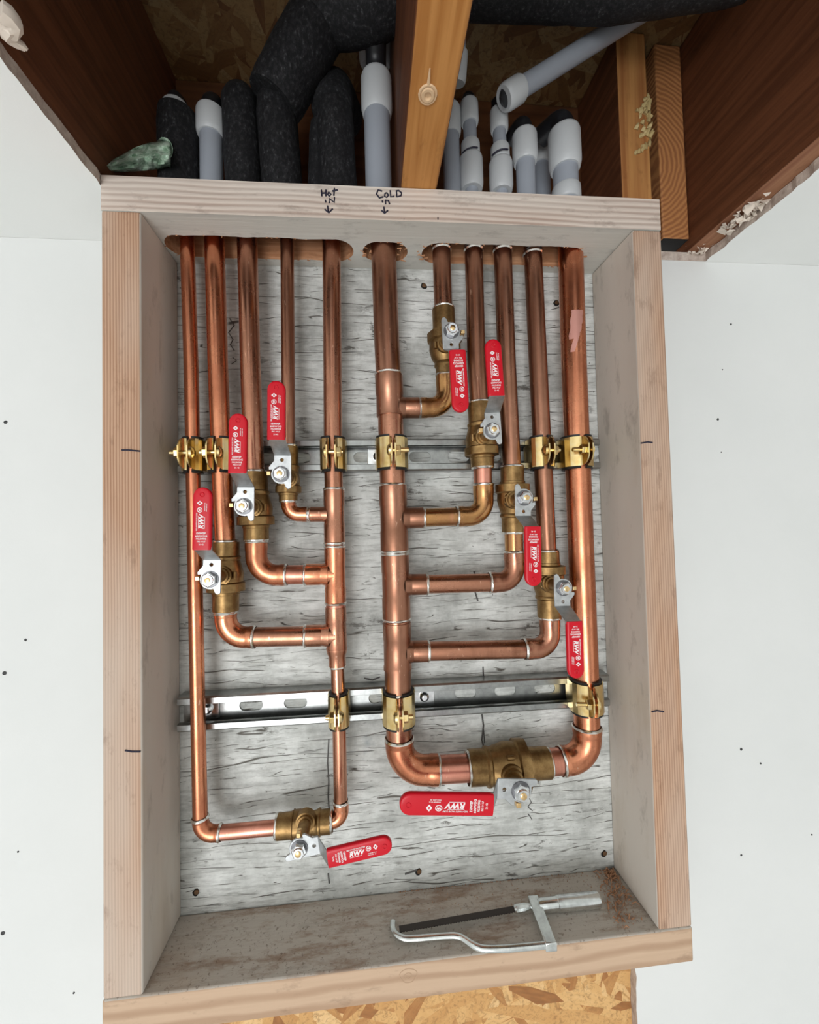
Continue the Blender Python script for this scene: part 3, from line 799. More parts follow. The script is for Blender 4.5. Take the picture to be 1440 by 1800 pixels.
    for (x, h) in rows:
        for j in range(NS):
            a_ = 2 * PI * j / NS; ca, sa = math.cos(a_), math.sin(a_)
            cy_ = math.copysign(abs(ca) ** .35, ca) * h; cz_ = math.copysign(abs(sa) ** .55, sa) * th / 2
            if h < hw * .5: cz_ *= .55 + .45 * h / (hw * .5)
            vs.append(W(u1 + x, cy_, out + T / 2 + cz_))
    k = len(rows)
    for i in range(k - 1):
        for j in range(NS):
            x = i * NS + j; y = i * NS + (j + 1) % NS; fs.append((x, y, y + NS, x + NS))
    fs.append(tuple(range(NS - 1, -1, -1))); fs.append(tuple((k - 1) * NS + j for j in range(NS)))
    mb = MB().add(vs, fs)
    ht = W(u1 + GL - hw * .8, 0, out + T / 2 + th / 2)
    rr = .0021 * scale
    mb.sweep([ht + (u * math.cos(q) + v * math.sin(q)) * rr for q in [2 * PI * i / 12 for i in range(13)]], .0006, 6)
    add(mb, 'grip', M['red'], ang=50, fix=True)
    # printed lettering
    lo = bpy.data.objects.new('lettering', LET); COL.objects.link(lo); lo.parent = par2
    ls = GL / .0635 * (1.0 if GL < .075 else .93); wy = width / .0186
    rot = Matrix((u, v, Vector((0, -1, 0)))).transposed().to_4x4()
    lo.matrix_local = Matrix.Translation(W(u1 + .001, 0, out + T / 2 + th / 2 + .00012) - wloc(par2)) @ rot @ Matrix.Diagonal((ls, wy, 1, 1))
    # nut, stem end, stop post
    nr = .0079 * scale
    phi = random.random()
    mb = MB().sweep([W(0, 0, T), W(0, 0, T + .0009)], nr * 1.14, 24, mi=1)
    mb.sweep([W(0, 0, T + .0009), W(0, 0, T + .0052 * scale), W(0, 0, T + .0062 * scale)], [nr, nr, nr * .86], 6, phase=phi)
    mb.sweep([W(0, 0, T + .006 * scale), W(0, 0, T + .0080 * scale)], [nr * .74, nr * .66], 20)
    add(mb, 'stem_nut', [M['zinc_nut'], M['washer']], ang=25)
    mb = MB().sweep([W(0, 0, T + .007 * scale), W(0, 0, T + .0088 * scale), W(0, 0, T + .0091 * scale)], [.0030 * scale, .0030 * scale, .0022 * scale], 18)
    add(mb, 'stem', M['brass'])
    c_ = W(.001, 14.0 * k_, -.001)
    mb = MB().sweep([W(.001, 9 * k_, -.004), W(.001, 17.5 * k_, -.001)], .0030 * scale, 4, phase=PI / 4)
    mb.sweep([W(.001, 15.5 * k_, -.006), W(.001, 15.5 * k_, .0028)], .0031 * scale, 4, phase=PI / 4)
    add(mb, 'stop_post', M['brass'], bevel=.0004)
    return body

# ---- hot side -------------------------------------------------------------
rs, rm, rb, rl = .0081, .0114, .0115, .0157
ztop = -.0135
def up(p):                      # extend a riser from its first pixel point to the copper top inside the drilled board
    q = A(p); return (q.x, q.y, ZT - .012)
copper_pipe(hotm, [up((328, 423)), (329, 423), (336, 640), (344, 1060), (349, 1300), (352, 1438)], rs, M['cu_bright'])
copper_pipe(hotm, [up((376, 423)), (377, 423), (383, 640), (391, 860), (396, 957)], rb, M['cu_bright'])
copper_pipe(hotm, [up((434, 423)), (435, 440), (440, 640), (446.5, 820), (448, 835)], rb + .0004, M['cu'])
copper_pipe(hotm, [up((504, 423)), (505, 440), (506.5, 640), (507, 790)], rs, M['cu_dull'])
copper_pipe(hotm, [up((582, 423)), (583, 440), (584.5, 640), (585.5, 780), (587, 862)], rb - .0003, M['cu'])
tee(hotm, (587, 860), (588.3, 955), (587.5, 904), (544, 904), rb, rs, M['cu'])
tee(hotm, (588.5, 961), (590, 1060), (589, 1009), (537, 1010), rb, rb, M['cu_bright'])
tee(hotm, (590, 1067), (592, 1141), (591, 1116), (537, 1118), rb, rb, M['cu'], rings=(0, 0, 1))
copper_pipe(hotm, [(588.2, 953), (588.5, 964)], rb, M['cu_pink'])
copper_pipe(hotm, [(590, 1058), (590.1, 1070)], rb, M['cu_pink'])
mb = MB().sweep([A((592, 1138)), A((592.3, 1146)), A((592.6, 1152)), A((593.2, 1170))], [rb * 1.1, rb * 1.05, rs * 1.28, rs * 1.26], 30)
ring_mb(mb, A((593.3, 1171)), Vector((0, 0, 1)), rs * 1.2)
mb.build('reducer', [M['cu'], M['solder']], hotm)
copper_pipe(hotm, [(593.2, 1168), (596, 1260), (599, 1410)], rs, M['cu'])
elbow(hotm, (599.5, 1409), (600.5, 1440), (581, 1442), rs, M['cu_bright'], rings=(1, 1))
elbow(hotm, (352, 1437), (354, 1467), (387, 1464), rs, M['cu_bright'])
copper_pipe(hotm, [(385, 1464), (489, 1454)], rs, M['cu_pink'])
elbow(hotm, (507, 881), (507.5, 904), (542, 904), rs, M['cu_bright'], rings=(0, 1))
copper_pipe(hotm, [(540, 904), (547, 904)], rs, M['cu'])
elbow(hotm, (450.5, 952), (451, 1012), (503, 1010.5), rb, M['cu_bright'], rings=(1, 1))
copper_pipe(hotm, [(500, 1010.5), (539, 1010)], rb, M['cu_pink'])
elbow(hotm, (396.5, 1077), (397.5, 1121), (447, 1120), rb, M['cu_bright'], rings=(1, 1))
copper_pipe(hotm, [(444, 1120), (539, 1118)], rb, M['cu'])
valve(hotm, [(398, 953), (397, 1073)], (371, 1018), (358.5, 859), rb, 'lowest ball valve of the left manifold risers, red lever pointing up', False)
valve(hotm, [(448, 831), (450.5, 948)], (430, 890), (420.5, 730), rb, 'ball valve just under the upper strut, red lever pointing up beside the third riser', False)
valve(hotm, [(507, 786), (507, 880)], (495, 834), (487, 673), rs, 'small ball valve on the thin fourth riser, red lever pointing up', False, cup=(1.45, 1.35))
valve(hotm, [(489, 1453), (581, 1443.5)], (527, 1488.6), (687, 1480), rs, 'small ball valve at the bottom left, red lever pointing right', True, cup=(1.7, 1.6))

# ---- cold side ------------------------------------------------------------
copper_pipe(coldm, [up((673, 423)), (674.5, 440), (680, 600), (683, 660)], rl, M['cu_dull'])
copper_pipe(coldm, [up((1002, 423)), (1003, 440), (1009, 640), (1019, 900), (1030, 1190), (1032, 1276)], rl, M['cu_bright'])
def capped(px, pts, r, mat):   # riser with the bright lip of its adapter at the top
    o = copper_pipe(coldm, pts, r, mat)
    p = A((px[0], px[1]))
    mb = MB(); mb.sweep([p + Vector((0, 0, .0035)), p + Vector((0, 0, .0015)), p + Vector((0, 0, -.0015)), p + Vector((0, 0, -.003))], [r * 1.02, r * 1.14, r * 1.14, r * 1.01], 28, caps=False)
    mb.build('adapter_ring', M['solder'], coldm); return o
capped((776, 438), [up((775.5, 430)), (776, 440), (779.5, 546)], rb, M['cu_dull'])
capped((832.5, 439), [up((832, 430)), (833, 450), (838, 640), (842.5, 712)], rb, M['cu_dull'])
capped((883.5, 440), [up((883, 430)), (884, 450), (891, 640), (897, 760), (900.5, 824)], rb, M['cu_dull'])
capped((936.5, 446), [up((936, 430)), (937, 450), (946, 640), (957, 860), (962, 974)], rb, M['cu_dull'])
tee(coldm, (683.5, 659), (686.5, 732), (685.5, 717), (738, 717), rl, rb, M['cu_dull'], rings=(1, 0, 1))
copper_pipe(coldm, [(686.5, 730), (690.5, 855)], rl, M['cu'])
tee(coldm, (690.5, 853), (694, 969), (692.8, 911), (745, 910), rl, rb, M['cu_dull'])
tee(coldm, (694.3, 974), (697.4, 1088), (696, 1028), (750.5, 1027), rl, rb, M['cu_dull'])
tee(coldm, (697.5, 1094), (699.3, 1176), (698.5, 1146), (753, 1144.5), rl, rb, M['cu_dull'], rings=(0, 0, 1))
copper_pipe(coldm, [(693.9, 967), (694.4, 976)], rl, M['cu'])
copper_pipe(coldm, [(697.3, 1086), (697.6, 1096)], rl, M['cu'])
mb = MB().sweep([A((699.3, 1174)), A((700, 1214))], rl * 1.03, 32); ring_mb(mb, A((700.1, 1216)), Vector((0, 0, 1)), rl * 1.03)
mb.build('coupling', [M['cu_dull'], M['solder']], coldm)
copper_pipe(coldm, [(700, 1212), (702, 1300)], rl, M['cu'])
elbow(coldm, (702, 1298), (703.5, 1354), (771, 1353), rl, M['cu_bright'], R=.036)
copper_pipe(coldm, [(768, 1353), (826, 1349.5)], rl, M['cu_pink'])
valve(coldm, [(825, 1349.5), (963, 1340.5)], (914, 1388), (704, 1410), rl, 'largest ball valve, across the bottom of the right manifold, long red lever pointing left', False, scale=1.2, width=.0228, u0=.0265, u1=.0385, cup=(1.3, 1.18))
copper_pipe(coldm, [(960, 1340.5), (988, 1338)], rl, M['cu_pink'])
elbow(coldm, (986.5, 1338), (1033.5, 1334), (1031.8, 1277), rl, M['cu_bright'], R=.03)
# branch 1
elbow(coldm, (784, 660), (785, 716), (738, 717), rb, M['cu_heat'], R=.02)
copper_pipe(coldm, [(736, 717), (742, 717)], rb, M['cu_pink'])
valve(coldm, [(779.5, 545), (784, 659)], (793, 583.5), (809.5, 724), rb, 'topmost ball valve, near the box top, red lever pointing down', True, cup=(1.25, 1.1))
# branch 2
copper_pipe(coldm, [(848.5, 820), (849, 853)], rb, M['cu_pink'])
elbow(coldm, (849.5, 852), (851, 907), (804, 908), rb, M['cu_heat'], R=.02)
copper_pipe(coldm, [(806, 908), (743, 910)], rb, M['cu_heat'])
valve(coldm, [(842.5, 710), (848.5, 821)], (864.6, 757.6), (865, 600), rb, 'ball valve of the right manifold at the upper strut, its red lever the only one there pointing up', False)
# branch 3
copper_pipe(coldm, [(903, 934), (904, 972)], rb, M['cu_heat'])
elbow(coldm, (904, 970), (905.5, 1023), (861.5, 1024), rb, M['cu'], R=.02)
copper_pipe(coldm, [(864, 1024), (748, 1027)], rb, M['cu'])
valve(coldm, [(900.5, 822), (903, 935)], (920.5, 875.5), (936.5, 1028), rb, 'ball valve of the right manifold just under the upper strut, red lever pointing down', True)
# branch 4
elbow(coldm, (966, 1086), (968, 1139), (923, 1141), rb, M['cu'], R=.02)
copper_pipe(coldm, [(926, 1141), (750, 1144.7)], rb, M['cu'])
valve(coldm, [(962, 970), (966, 1084)], (989, 1033), (1011, 1189), rb, 'ball valve beside the thick right riser, red lever pointing down in front of that riser', True)
# pink scuffs on the thick right riser
for (ya, yb_, o0) in [(555, 604, 0), (598, 626, .12)]:
    mb = MB(); vs = []
    n_ = 10
    for i in range(n_ + 1):
        y = ya + (yb_ - ya) * i / n_; c = A((1003 + (y - 440) * .031, y))
        w0 = -.55 - .25 * (i / n_) + .04 * math.sin(i * 1.3); w1 = .42 - .50 * (i / n_) ** 2 + .04 * math.sin(i * 2.1)
        if o0: w0, w1 = -.72 + .42 * (1 - i / n_) ** 1.5, .05 - .45 * (i / n_)
        for k in range(7):
            a_ = w0 + (max(w1, w0 + .1) - w0) * k / 6
            for rr_ in (rl * .99, rl * 1.006): vs.append(c + Vector((math.sin(a_) * rr_, -math.cos(a_) * rr_, 0)))
    fs = []
    for i in range(n_):
        for k in range(6):
            a = i * 14 + k * 2
            fs += [(a + 1, a + 3, a + 17, a + 15), (a, a + 14, a + 16, a + 2)]
        a = i * 14; fs += [(a, a + 1, a + 15, a + 14), (a + 12, a + 26, a + 27, a + 13)]
    fs += [(k * 2, k * 2 + 2, k * 2 + 3, k * 2 + 1) for k in range(6)] + [(n_ * 14 + k * 2, n_ * 14 + k * 2 + 1, n_ * 14 + k * 2 + 3, n_ * 14 + k * 2 + 2) for k in range(6)]
    mb.add(vs, fs); mb.build('scuff_mark', M['scuff'], coldm, fix=True)
# ================================================================== clamps
def clamp(px, py, r, label, side, bolt_len=.012, yaw=0, zoff=0, gap=.0017, long_=0):
    c = A((px, py)); t = thing('pipe_clamp', c, label, 'pipe clamp', 'gold pipe clamps on the strut channels')
    rc = .0024; Ro = r + rc; Hh = .0185
    Rm = Matrix.Rotation(yaw, 3, 'Z')
    def W(x, y, z): return c + Rm @ Vector((x, y, z)) + Vector((0, 0, zoff))
    ear = -(Ro + .0185)
    yb = -.035 - c.y + (.035 - .0208) + .0005      # front of strut lip
    yb = (-.0212) - c.y
    for sg in (1, -1):
        prof = [(Ro + .0006, yb + .006, .011), (Ro + .0006, yb, .0125), (Ro + .0006, yb - .001, Hh)]
        for a_ in (0, 20, 42, 62, 75):
            q = math.radians(a_); prof.append(((Ro + .0006) * math.cos(q), -(Ro + .0006) * math.sin(q), Hh))
        prof = [p for i, p in enumerate(prof) if not (i > 2 and p[1] > yb - .001)]
        g = gap + .0009
        prof += [(g + .0012, -(Ro + .0012), Hh), (g, -(Ro + .003), Hh * .96)]
        for q in (.25, .5, .72, .9, 1.0):
            prof.append((g, -(Ro + .003) + (ear + Ro + .003) * q, Hh * .96 * math.sqrt(max(0, 1 - (q * .93) ** 2.2))))
        T = .0016; mb = MB(); vs = []; K = len(prof); nz = 6
        # offset normals for thickness
        nr = []
        for i in range(K):
            a_ = Vector(prof[max(0, i - 1)][:2]); b_ = Vector(prof[min(K - 1, i + 1)][:2]); d_ = (b_ - a_).normalized(); nr.append(Vector((-d_.y, d_.x)))
        if nr[3].x < 0: nr = [-q for q in nr]
        for (x, y, h), nn in zip(prof, nr):
            for lay in (0, 1):
                for j in range(nz + 1):
                    z = -h + 2 * h * j / nz
                    vs.append(W(sg * (x + nn.x * T * lay), y + nn.y * T * lay, z))
        fs = []; S = 2 * (nz + 1)
        for i in range(K - 1):
            for j in range(nz):
                for lay in (0, 1):
                    o = i * S + lay * (nz + 1) + j; fs.append((o, o + 1, o + S + 1, o + S))
            for j in (0, nz):
                o = i * S + j; fs.append((o, o + nz + 1, o + S + nz + 1, o + S))
        for i in (0, K - 1):
            for j in range(nz):
                o = i * S + j; fs.append((o, o + 1, o + nz + 2, o + nz + 1))
        mb.add(vs, fs)
        mb.build('clamp_half', M['gold'], t, ang=20, fix=True)
    # rubber cushion between pipe and metal, showing above and below
    mb = MB(); n = 30; vs = []
    angs = [math.radians(-205 + 410 * 0 + i * (360 - 24) / (n - 1) + 205 - 78 + 0) for i in range(n)]
    for i in range(n):
        an = math.radians(-90 + 12 + i * (336) / (n - 1))
        for rr_ in (r + .0001, Ro + .0012):
            for z in (-Hh - .0028, -Hh - .0001 + .0, Hh + .0001, Hh + .0028):
                k_ = rr_ if not (rr_ > Ro and abs(z) < Hh + .001) else Ro
                vs.append(W(math.cos(an) * k_, math.sin(an) * k_, z))
    fs = []
    for i in range(n - 1):
        for j in range(3):
            fs.append((i * 8 + j, i * 8 + j + 1, i * 8 + 9 + j, i * 8 + 8 + j)); fs.append((i * 8 + 4 + j, i * 8 + 5 + j, i * 8 + 13 + j, i * 8 + 12 + j))
        fs.append((i * 8, i * 8 + 4, i * 8 + 12, i * 8 + 8)); fs.append((i * 8 + 3, i * 8 + 7, i * 8 + 15, i * 8 + 11))
    for i in (0, n - 1):
        for j in range(3): fs.append((i * 8 + j, i * 8 + j + 1, i * 8 + j + 5, i * 8 + j + 4))
    mb.add(vs, fs); mb.build('rubber_cushion', M['rubber'], t, ang=30, fix=True)
    yb_ = -(Ro + .0095)
    mb = MB()
    mb.sweep([W(-side * (gap + .0022), yb_, 0), W(-side * (gap + .005), yb_, 0), W(-side * (gap + .0068), yb_, 0)], [.0074, .0068, .0034], 18)
    mb.sweep([W(-side * gap, yb_, 0), W(side * (gap + bolt_len + long_), yb_, 0)], .0026, 14)
    for k in range(6):
        q = gap + .007 + (bolt_len + long_ - .008) * k / 6; mb.sweep([W(side * q, yb_, 0), W(side * (q + .0006), yb_, 0)], .0031, 14)
    mb.build('clamp_bolt', M['gold'], t)
    mb = MB().sweep([W(side * (gap + .0028), yb_, 0), W(side * (gap + .0078), yb_, 0), W(side * (gap + .0084), yb_, 0)], [.0066, .0066, .0056], 6, phase=.3)
    mb.build('clamp_nut', M['gold'], t, ang=25, bevel=.0003)
    return t
clamp(339.5, 801, rs, 'gold clamp on the upper strut holding the thin leftmost riser', -1, .014, gap=.0032)
clamp(388.5, 801, rb, 'gold clamp on the upper strut holding the second riser from the left', -1, .012, gap=.0032)
clamp(585.8, 800, rb, 'gold clamp on the upper strut holding the Hot IN pipe', 1, .010, gap=.0032)
clamp(689, 798, rl, 'gold clamp on the upper strut holding the thick Cold in pipe', 1, .018, gap=.0006)
clamp(952, 797, rb, 'gold clamp on the upper strut beside the right end clamp, around a brown riser', 1, .012)
clamp(1013.5, 797, rl, 'gold clamp at the right end of the upper strut, around the thickest right riser', -1, .018, gap=.001)
clamp(595.5, 1247, rs, 'small gold clamp on the lower strut around the thin pipe of the left manifold', -1, .013, gap=.0004)
clamp(701, 1243, rl, 'gold clamp on the lower strut around the thick Cold in pipe', 1, .014, gap=.001)
clamp(1031, 1222, rl, 'tilted gold clamp at the right end of the lower strut', -1, .020, yaw=-.18, gap=.0008)

# ================================================================== plastic and insulated pipes in the joist bay
def V(px, py, Y=-.035): return at(px, py, Y)
def pipe_run(pts, r, n=24, sub=6):
    out = [pts[0]]
    for i in range(len(pts) - 1):
        for k in range(1, sub + 1): out.append(pts[i].lerp(pts[i + 1], k / sub))
    return MB().sweep(out, r, n)
def collar(mb, p, q, r, mi=0):
    d = q - p
    mb.sweep([p, p + d * .04, p + d * .18, p + d * .9, p + d * .97, q], [r * .86, r * .93, r, r, r * .95, r * .86], 26, mi=mi)
def plastic(name, label, x, r, top, collars, elbow_dir=None, elbow_r=None, base=-.0105, group='white plastic pipes rising from the box'):
    """vertical pipe above a riser. x,top,collars(z0,z1,r) in mm relative to the box top"""
    b = P(x, -35, base * 1000)
    t = thing(name, b, label, 'pipe', group)
    pipe_run([b, P(x, -35, top)], r).build('pipe', M['pex'], t)
    for (z0, z1, rr) in collars:
        mb = MB(); collar(mb, P(x, -35, z0), P(x, -35, z1), rr); mb.build('collar', M['pex_collar'], t)
    if elbow_dir:
        e = P(x, -35, top); er = elbow_r or r * .95
        d = Vector(elbow_dir); pts = [e, e + Vector((0, 0, er * .9))]
        for k in range(1, 7):
            a_ = PI / 2 * k / 6; pts.append(e + Vector((0, 0, er * .9)) + Vector((0, 0, 1)) * math.sin(a_) * er + d * (1 - math.cos(a_)) * er)
        pts.append(pts[-1] + d * er * 1.6)
        MB().sweep(pts, er, 22).build('elbow', M['elbow_black'], t)
    return t
def X(px, py=300): return at(px, py, -.035).x * 1000
def Zp(px, py): return (at(px, py, -.035).z - ZT) * 1000
plastic('plastic_pipe', 'white plastic pipe with one collar left of the foam covered pipes', X(372, 290), .0133, Zp(366, 202), [(Zp(366, 241), Zp(366, 196), .0172)], (.25, .97, 0), .011)
plastic('plastic_pipe', 'thick white plastic pipe feeding Cold in, left of the orange joist', X(665, 290), .0166, Zp(665, 145), [(Zp(665, 205), Zp(665, 136), .0198)], (0, -.9, .43), .013)
plastic('plastic_pipe', 'white plastic pipe mostly hidden behind the orange joist', X(790, 290) + 3, .0108, Zp(796, 200), [(Zp(794, 240), Zp(794, 190), .0135)], (0, 1, 0), .009)
plastic('plastic_pipe', 'white plastic pipe with marked couplings just right of the orange joist', X(828, 290), .0085, Zp(824, 190), [(Zp(826, 335), Zp(826, 277), .0152), (Zp(826, 277), Zp(826, 252), .0122), (Zp(824, 219), Zp(824, 181), .0118)], (0, 1, 0), .0085)
dg = plastic('plastic_pipe', 'white plastic pipe with marked couplings turning into a long diagonal pipe', X(880, 290), .0085, Zp(875, 200), [(Zp(880, 339), Zp(880, 285), .0152), (Zp(880, 285), Zp(880, 259), .0122), (Zp(875, 232), Zp(875, 195), .0118)], None)
# its elbow, collar and diagonal run
e0 = V(875, 198); zc = .150
g0 = atz(898, 166, zc); g1 = V(1122, 26, -.045)
dd = (g1 - g0).normalized()
MB().sweep([e0, e0 + Vector((0, 0, .010)), e0.lerp(g0, .6) + Vector((0, 0, .005)), g0 - dd * .012, g0 + dd * .01], .0095, 20).build('elbow', M['elbow_black'], dg)
mb = MB(); collar(mb, g0 - dd * .012, g0 + dd * .017, .0150); mb.build('collar', M['pex_collar'], dg)
pipe_run([g0 + dd * .01, g1 + dd * .022], .0115).build('pipe', M['pex'], dg)
plastic('plastic_pipe', 'slightly leaning white plastic pipe with one collar, second from the right', X(924, 300), .0122, Zp(918, 240), [(Zp(920, 288), Zp(918, 236), .0162)], (-.3, .95, 0), .0105)
plastic('plastic_pipe', 'thickest right white plastic pipe with wide collar beside the fir block', X(994, 300), .0160, Zp(994, 240), [(Zp(994, 300), Zp(994, 232), .0208), (Zp(1000, 358), Zp(1000, 332), .0185)], (-.45, .89, .1), .0135)
# pen stripes on the two couplings
for (px, pa) in ((826, None),):
    pass
for o in list(COL.objects):
    if o.name.startswith('plastic_pipe') and 'marked couplings' in o.get('label', ''):
        c = wloc(o); z = ZT + Zp(830, 277) / 1000
        MB().sweep([Vector((c.x + .0147 * math.sin(a_), c.y - .0147 * math.cos(a_), z + .002 * a_)) for a_ in [-1.1 + 1.5 * i / 10 for i in range(11)]], .0010, 6).build('pen_stripe', M['pen'], o)
# distant collar behind, right, and one above the cold pipe
t = thing('plastic_pipe', P(X(958, 300), 30, -.0), 'dim white plastic pipe standing behind the thick right one', 'pipe', 'white plastic pipes rising from the box')
q0 = Vector((at(952, 300, .03).x, .03, ZT)); q1 = Vector((q0.x, .03, at(958, 270, .03).z))
pipe_run([q0 + Vector((0, 0, .001)), q1], .012).build('pipe', M['pex'], t); mb = MB(); collar(mb, q1 + Vector((0, 0, -.02)), q1 + Vector((.003, 0, .03)), .017); mb.build('collar', M['pex_collar'], t)
t = thing('plastic_pipe', V(659, 85, .03), 'short dim pipe end with rounded collar hanging above the thick cold pipe', 'pipe', 'white plastic pipes rising from the box')
q = V(660, 117, .03); mb = MB(); collar(mb, q, q + Vector((0, -.02, .045)), .0235); mb.build('collar', M['pex_collar'], t)
pipe_run([q + Vector((0, -.018, .04)), q + Vector((0, -.040, .090))], .018).build('pipe', M['pex'], t)
t = thing('plastic_pipe', V(806, 120, -.05), 'small dim pipe end peeking out right of the orange joist near its top', 'pipe', 'white plastic pipes rising from the box')
q = V(802, 148, -.045); mb = MB(); collar(mb, q, q + Vector((.001, -.012, .030)), .0125); mb.build('collar', M['pex_collar'], t)
pipe_run([q + Vector((.001, -.010, .026)), q + Vector((.002, -.02, .11))], .0095).build('pipe', M['pex'], t)

def foam_tube(label, pts, r, core=None, seam=True, name='insulated_pipe'):
    b = pts[0][0] if isinstance(pts[0], tuple) else pts[0]
    t = thing(name, b, label, 'insulated pipe', 'black foam covered pipes in the joist bay')
    return t
def foam_piece(t, pts, r, seed=0):
    pts2 = [pts[0]]
    for i in range(len(pts) - 1):
        for k in range(1, 9): pts2.append(pts[i].lerp(pts[i + 1], k / 8))
    n = len(pts2); rad = [r * (1 + .03 * noise.noise(p * 40 + Vector((seed, 0, 0)))) for p in pts2]
    rad[0] *= .93; rad[-1] *= .93
    return MB().sweep(pts2, rad, 32, wob=.03).build('foam_sleeve', M['foam'], t)
zf = .5
t1 = thing('insulated_pipe', P(X(316, 300), -35, zf), 'short foam covered pipe beside the green wrapper, white ring at its top', 'insulated pipe', 'black foam covered pipes in the joist bay')
foam_piece(t1, [P(X(316, 300), -35, zf), P(X(312, 300), -33, Zp(308, 200))], .0232, 1)
mb = MB(); collar(mb, P(X(309, 300), -33, Zp(305, 208)), P(X(308, 300), -32, Zp(305, 182)), .0150); mb.build('collar', M['pex_collar'], t1)
MB().sweep([P(X(309, 300), -32, Zp(305, 190)), P(X(308, 300), -31, Zp(305, 170)), P(X(308, 300), -22, Zp(305, 165))], .0095, 20).build('elbow', M['elbow_black'], t1)
t2 = thing('insulated_pipe', P(X(428, 300), -35, zf), 'foam covered pipe standing between the white pipe and the diagonal foam pipe', 'insulated pipe', 'black foam covered pipes in the joist bay')
foam_piece(t2, [P(X(430, 300), -35, zf), P(X(422, 300), -33, Zp(418, 178)), P(X(421, 300), -15, Zp(418, 158))], .0215, 2)
t3 = thing('insulated_pipe', P(X(495, 300), -35, zf), 'large foam covered pipe that climbs diagonally and runs out over the joists', 'insulated pipe', 'black foam covered pipes in the joist bay')
foam_piece(t3, [P(X(500, 300), -37, zf), P(X(488, 300), -37, Zp(488, 186))], .0245, 3)
d0 = V(487, 170, -.045); d1 = V(568, 24, -.055)
foam_piece(t3, [d0 - (d1 - d0).normalized() * .008, d1], .0335, 4)
f0 = V(556, 18, -.058); f1 = V(650, 5, -.075); f2 = V(742, -42, -.085); f3 = V(900, -34, -.09); f4 = V(1080, -32, -.11); f5 = V(1330, -72, -.15)
foam_piece(t3, [f0, f1, f2], .037, 5)
foam_piece(t3, [f2, f3, f4, f5], .0345, 6)
t4 = thing('insulated_pipe', P(X(590, 300), -35, zf), 'dark foam covered pipe rising from the Hot IN riser left of the thick white pipe', 'insulated pipe', 'black foam covered pipes in the joist bay')
foam_piece(t4, [P(X(596, 300), -33, zf), P(X(590, 300), -33, Zp(590, 192))], .0232, 7)
foam_piece(t4, [P(X(585, 300), -28, Zp(590, 186)), P(X(588, 300), -10, Zp(590, 130)), P(X(606, 300), 34, Zp(590, 122))], .0265, 8)
t5 = thing('insulated_pipe', P(X(556, 300), -35, zf), 'thin foam strip pressed against the dark foam pipe of the Hot IN riser', 'insulated pipe', 'black foam covered pipes in the joist bay')
foam_piece(t5, [P(X(553, 300), -26, zf), P(X(562, 300), -24, Zp(560, 205))], .0125, 9)

# ================================================================== green wrapper
mb = MB(); random.seed(21)
nu, nv = 30, 12; vs = []
zb = .0015
for i in range(nu + 1):
    for j in range(nv + 1):
        s_ = i / nu; q = j / nv
        pxl = 186 + s_ * (300 - 186)
        top = 285 - 37 * math.sin(min(1, s_ * 1.15) * PI / 2) ** 1.2; botm = 303 - 8 * s_ ** 2
        py = botm + (top - botm) * q
        Yd = -.060 + .016 * math.sin(q * PI) * -1 + .010 * noise.noise(Vector((s_ * 6, q * 5, 1))) + .004 * noise.noise(Vector((s_ * 19, q * 13, 4)))
        p = at(pxl, py, Yd)
        p.z = max(p.z, ZT + .001)
        vs.append(p)
fs = [(i * (nv + 1) + j, (i + 1) * (nv + 1) + j, (i + 1) * (nv + 1) + j + 1, i * (nv + 1) + j + 1) for i in range(nu) for j in range(nv)]
c = sum(vs, Vector()) / len(vs)
mb.add(vs, fs)
# curled open end
for k in range(2):
    cc = at(284 + k * 7, 262 + k * 6, -.062)
    pts = [cc + Vector((.012 * math.sin(a_) * .8, -.004 * k, .014 * math.cos(a_))) for a_ in [PI * 1.6 * i / 14 for i in range(15)]]
    n0 = len(mb.v); vv = []
    for p in pts: vv += [p, p + Vector((-.010, .010, .004))]
    mb.add(vv, [(2 * i, 2 * i + 1, 2 * i + 3, 2 * i + 2) for i in range(len(pts) - 1)])
mb.box(tuple(P(62, -58, 1)), tuple(P(75, -56, 14)))
wr = mb.build('plastic_wrapper', M['film'], ang=60, origin=Vector((c.x, c.y, ZT)))
so = wr.modifiers.new('solid', 'SOLIDIFY'); so.thickness = .0004
tag(wr, 'crumpled translucent green plastic wrapper lying on the left end of the box top', 'plastic wrapper')

# ================================================================== hacksaw
zs = -.851 + .0065
def S(px, py, dz=0): return atz(px, py, zs + dz)
saw = thing('hacksaw', S(850, 1640, -.006), 'small silver hacksaw with dark blade lying on the bottom board of the box', 'hacksaw')
wire = [(691, 1621), (690, 1631), (695, 1643), (708, 1650), (725, 1651), (790, 1645), (808, 1646), (822, 1655), (838, 1665), (855, 1669), (900, 1667), (970, 1660)]
wp = [S(*p) for p in wire]
def smooth(pts, it=2):
    for _ in range(it):
        o = [pts[0]]
        for a_, b_ in zip(pts, pts[1:]): o += [a_.lerp(b_, .25), a_.lerp(b_, .75)]
        pts = o + [pts[-1]]
    return pts
MB().sweep(smooth(wp), .0035, 18).build('frame', M['saw_steel'], saw)
a_, b_ = S(702, 1633), S(914, 1596)
d_ = (b_ - a_).normalized(); s_ = d_.cross(Vector((0, 0, 1)))
mb = MB(); N = 90
vs = []
for i in range(N + 1):
    p = a_.lerp(b_, i / N); tooth = .0010 * (i % 2)
    vs += [p + Vector((0, 0, -.0004)) + s_ * (.0036 + tooth), p + Vector((0, 0, -.0004)) - s_ * .0036, p + Vector((0, 0, .0004)) - s_ * .0036, p + Vector((0, 0, .0004)) + s_ * (.0036 + tooth)]
fs = [(0, 1, 2, 3), (4 * N + 3, 4 * N + 2, 4 * N + 1, 4 * N)]
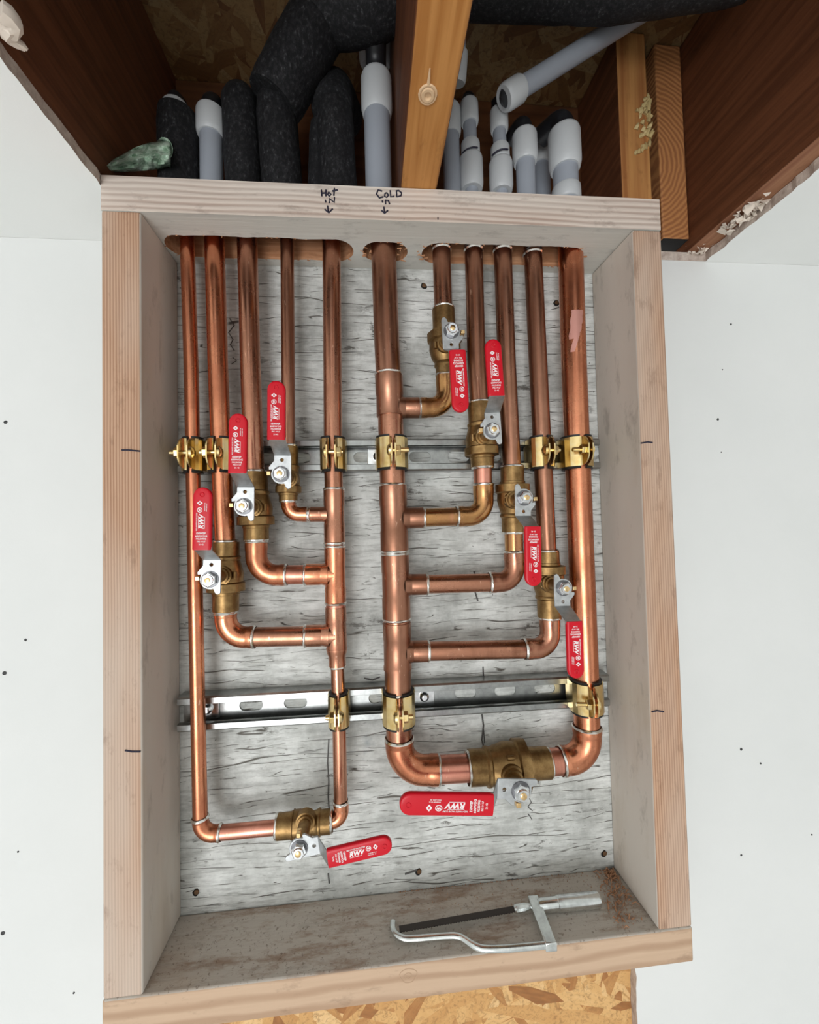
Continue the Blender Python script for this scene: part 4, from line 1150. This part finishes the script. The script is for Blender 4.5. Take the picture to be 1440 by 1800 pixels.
for i in range(N):
    for j in range(4): fs.append((4 * i + j, 4 * i + 4 + j, 4 * i + 4 + (j + 1) % 4, 4 * i + (j + 1) % 4))
mb.add(vs, fs); mb.build('blade', M['blade'], saw, smooth=False, fix=True)
e1_ = S(912, 1597); e2_ = S(932, 1593)
mb = MB().sweep([e1_ - d_ * .006, e1_ - d_ * .004, e1_ + d_ * .006, e2_], [.003, .0046, .0046, .0028], 10)
mb.build('blade_pin', M['saw_steel'], saw)
# flat arm from the handle to the wire
h0, h1 = S(938, 1583), S(968, 1662)
ad = (h1 - h0); al = ad.length; ad.normalize(); asd = ad.cross(Vector((0, 0, 1)))
Mx = Matrix((asd, ad, Vector((0, 0, 1)))).transposed().to_4x4(); Mx.translation = h0
MB().box((-.0065, -.002, -.0045), (.0065, al + .003, .0052), M=Mx).build('arm', M['saw_steel'], saw, bevel=.0012, fix=True)
k0, k1 = S(947, 1592, .002), S(1053, 1581, .002)
kd = (k1 - k0); kl = kd.length; kd.normalize()
mb = MB().sweep([k0, k0 + kd * .004, k0 + kd * (kl * .30), k0 + kd * (kl * .31), k1 - kd * .002, k1], [.0060, .0072, .0074, .0082, .0084, .0076], 26)
mb.build('handle', M['saw_steel'], saw)
# hollow seam of the folded handle
sp_ = kd.cross(Vector((0, 0, 1)))
MB().sweep([k0 + kd * kl * .33 + Vector((0, 0, .0080)), k1 - kd * .004 + Vector((0, 0, .0082))], .0008, 6).build('handle_seam', M['zinc'], saw)

# ================================================================== debris
mb = MB(); random.seed(9)
def on_bottom(px, py): return atz(px, py, -.8505)
for i in range(900):
    t = random.random() ** 1.6
    px = 1072 + random.gauss(0, 12) + t * 25; py = 1530 + t * 95 + random.gauss(0, 5)
    if i > 600: px = random.uniform(700, 1110); py = 1532 + random.random() ** 2 * 70
    p = on_bottom(px, py)
    if p.y > -.003: p.y = -.004
    if p.x > .5895: p.x = .5895 - random.random() * .01
    a = random.random() * PI * 2; L = random.uniform(.003, .009) if i < 90 else random.uniform(.0003, .0012)
    q = p + Vector((math.cos(a) * L, math.sin(a) * L, random.random() * .002)); q.y = min(q.y, -.002); q.x = min(q.x, .591)
    mid_ = (p + q) / 2 + Vector((0, 0, L * .4))
    k_ = 1 if i < 90 else .45; mb.sweep([p, mid_, q], [.0008 * k_, .0007 * k_, .0003 * k_], 5)
o = mb.build('sawdust', M['dust']); tag(o, 'reddish sawdust and shavings in the lower right corner of the box', 'sawdust', kind='stuff')
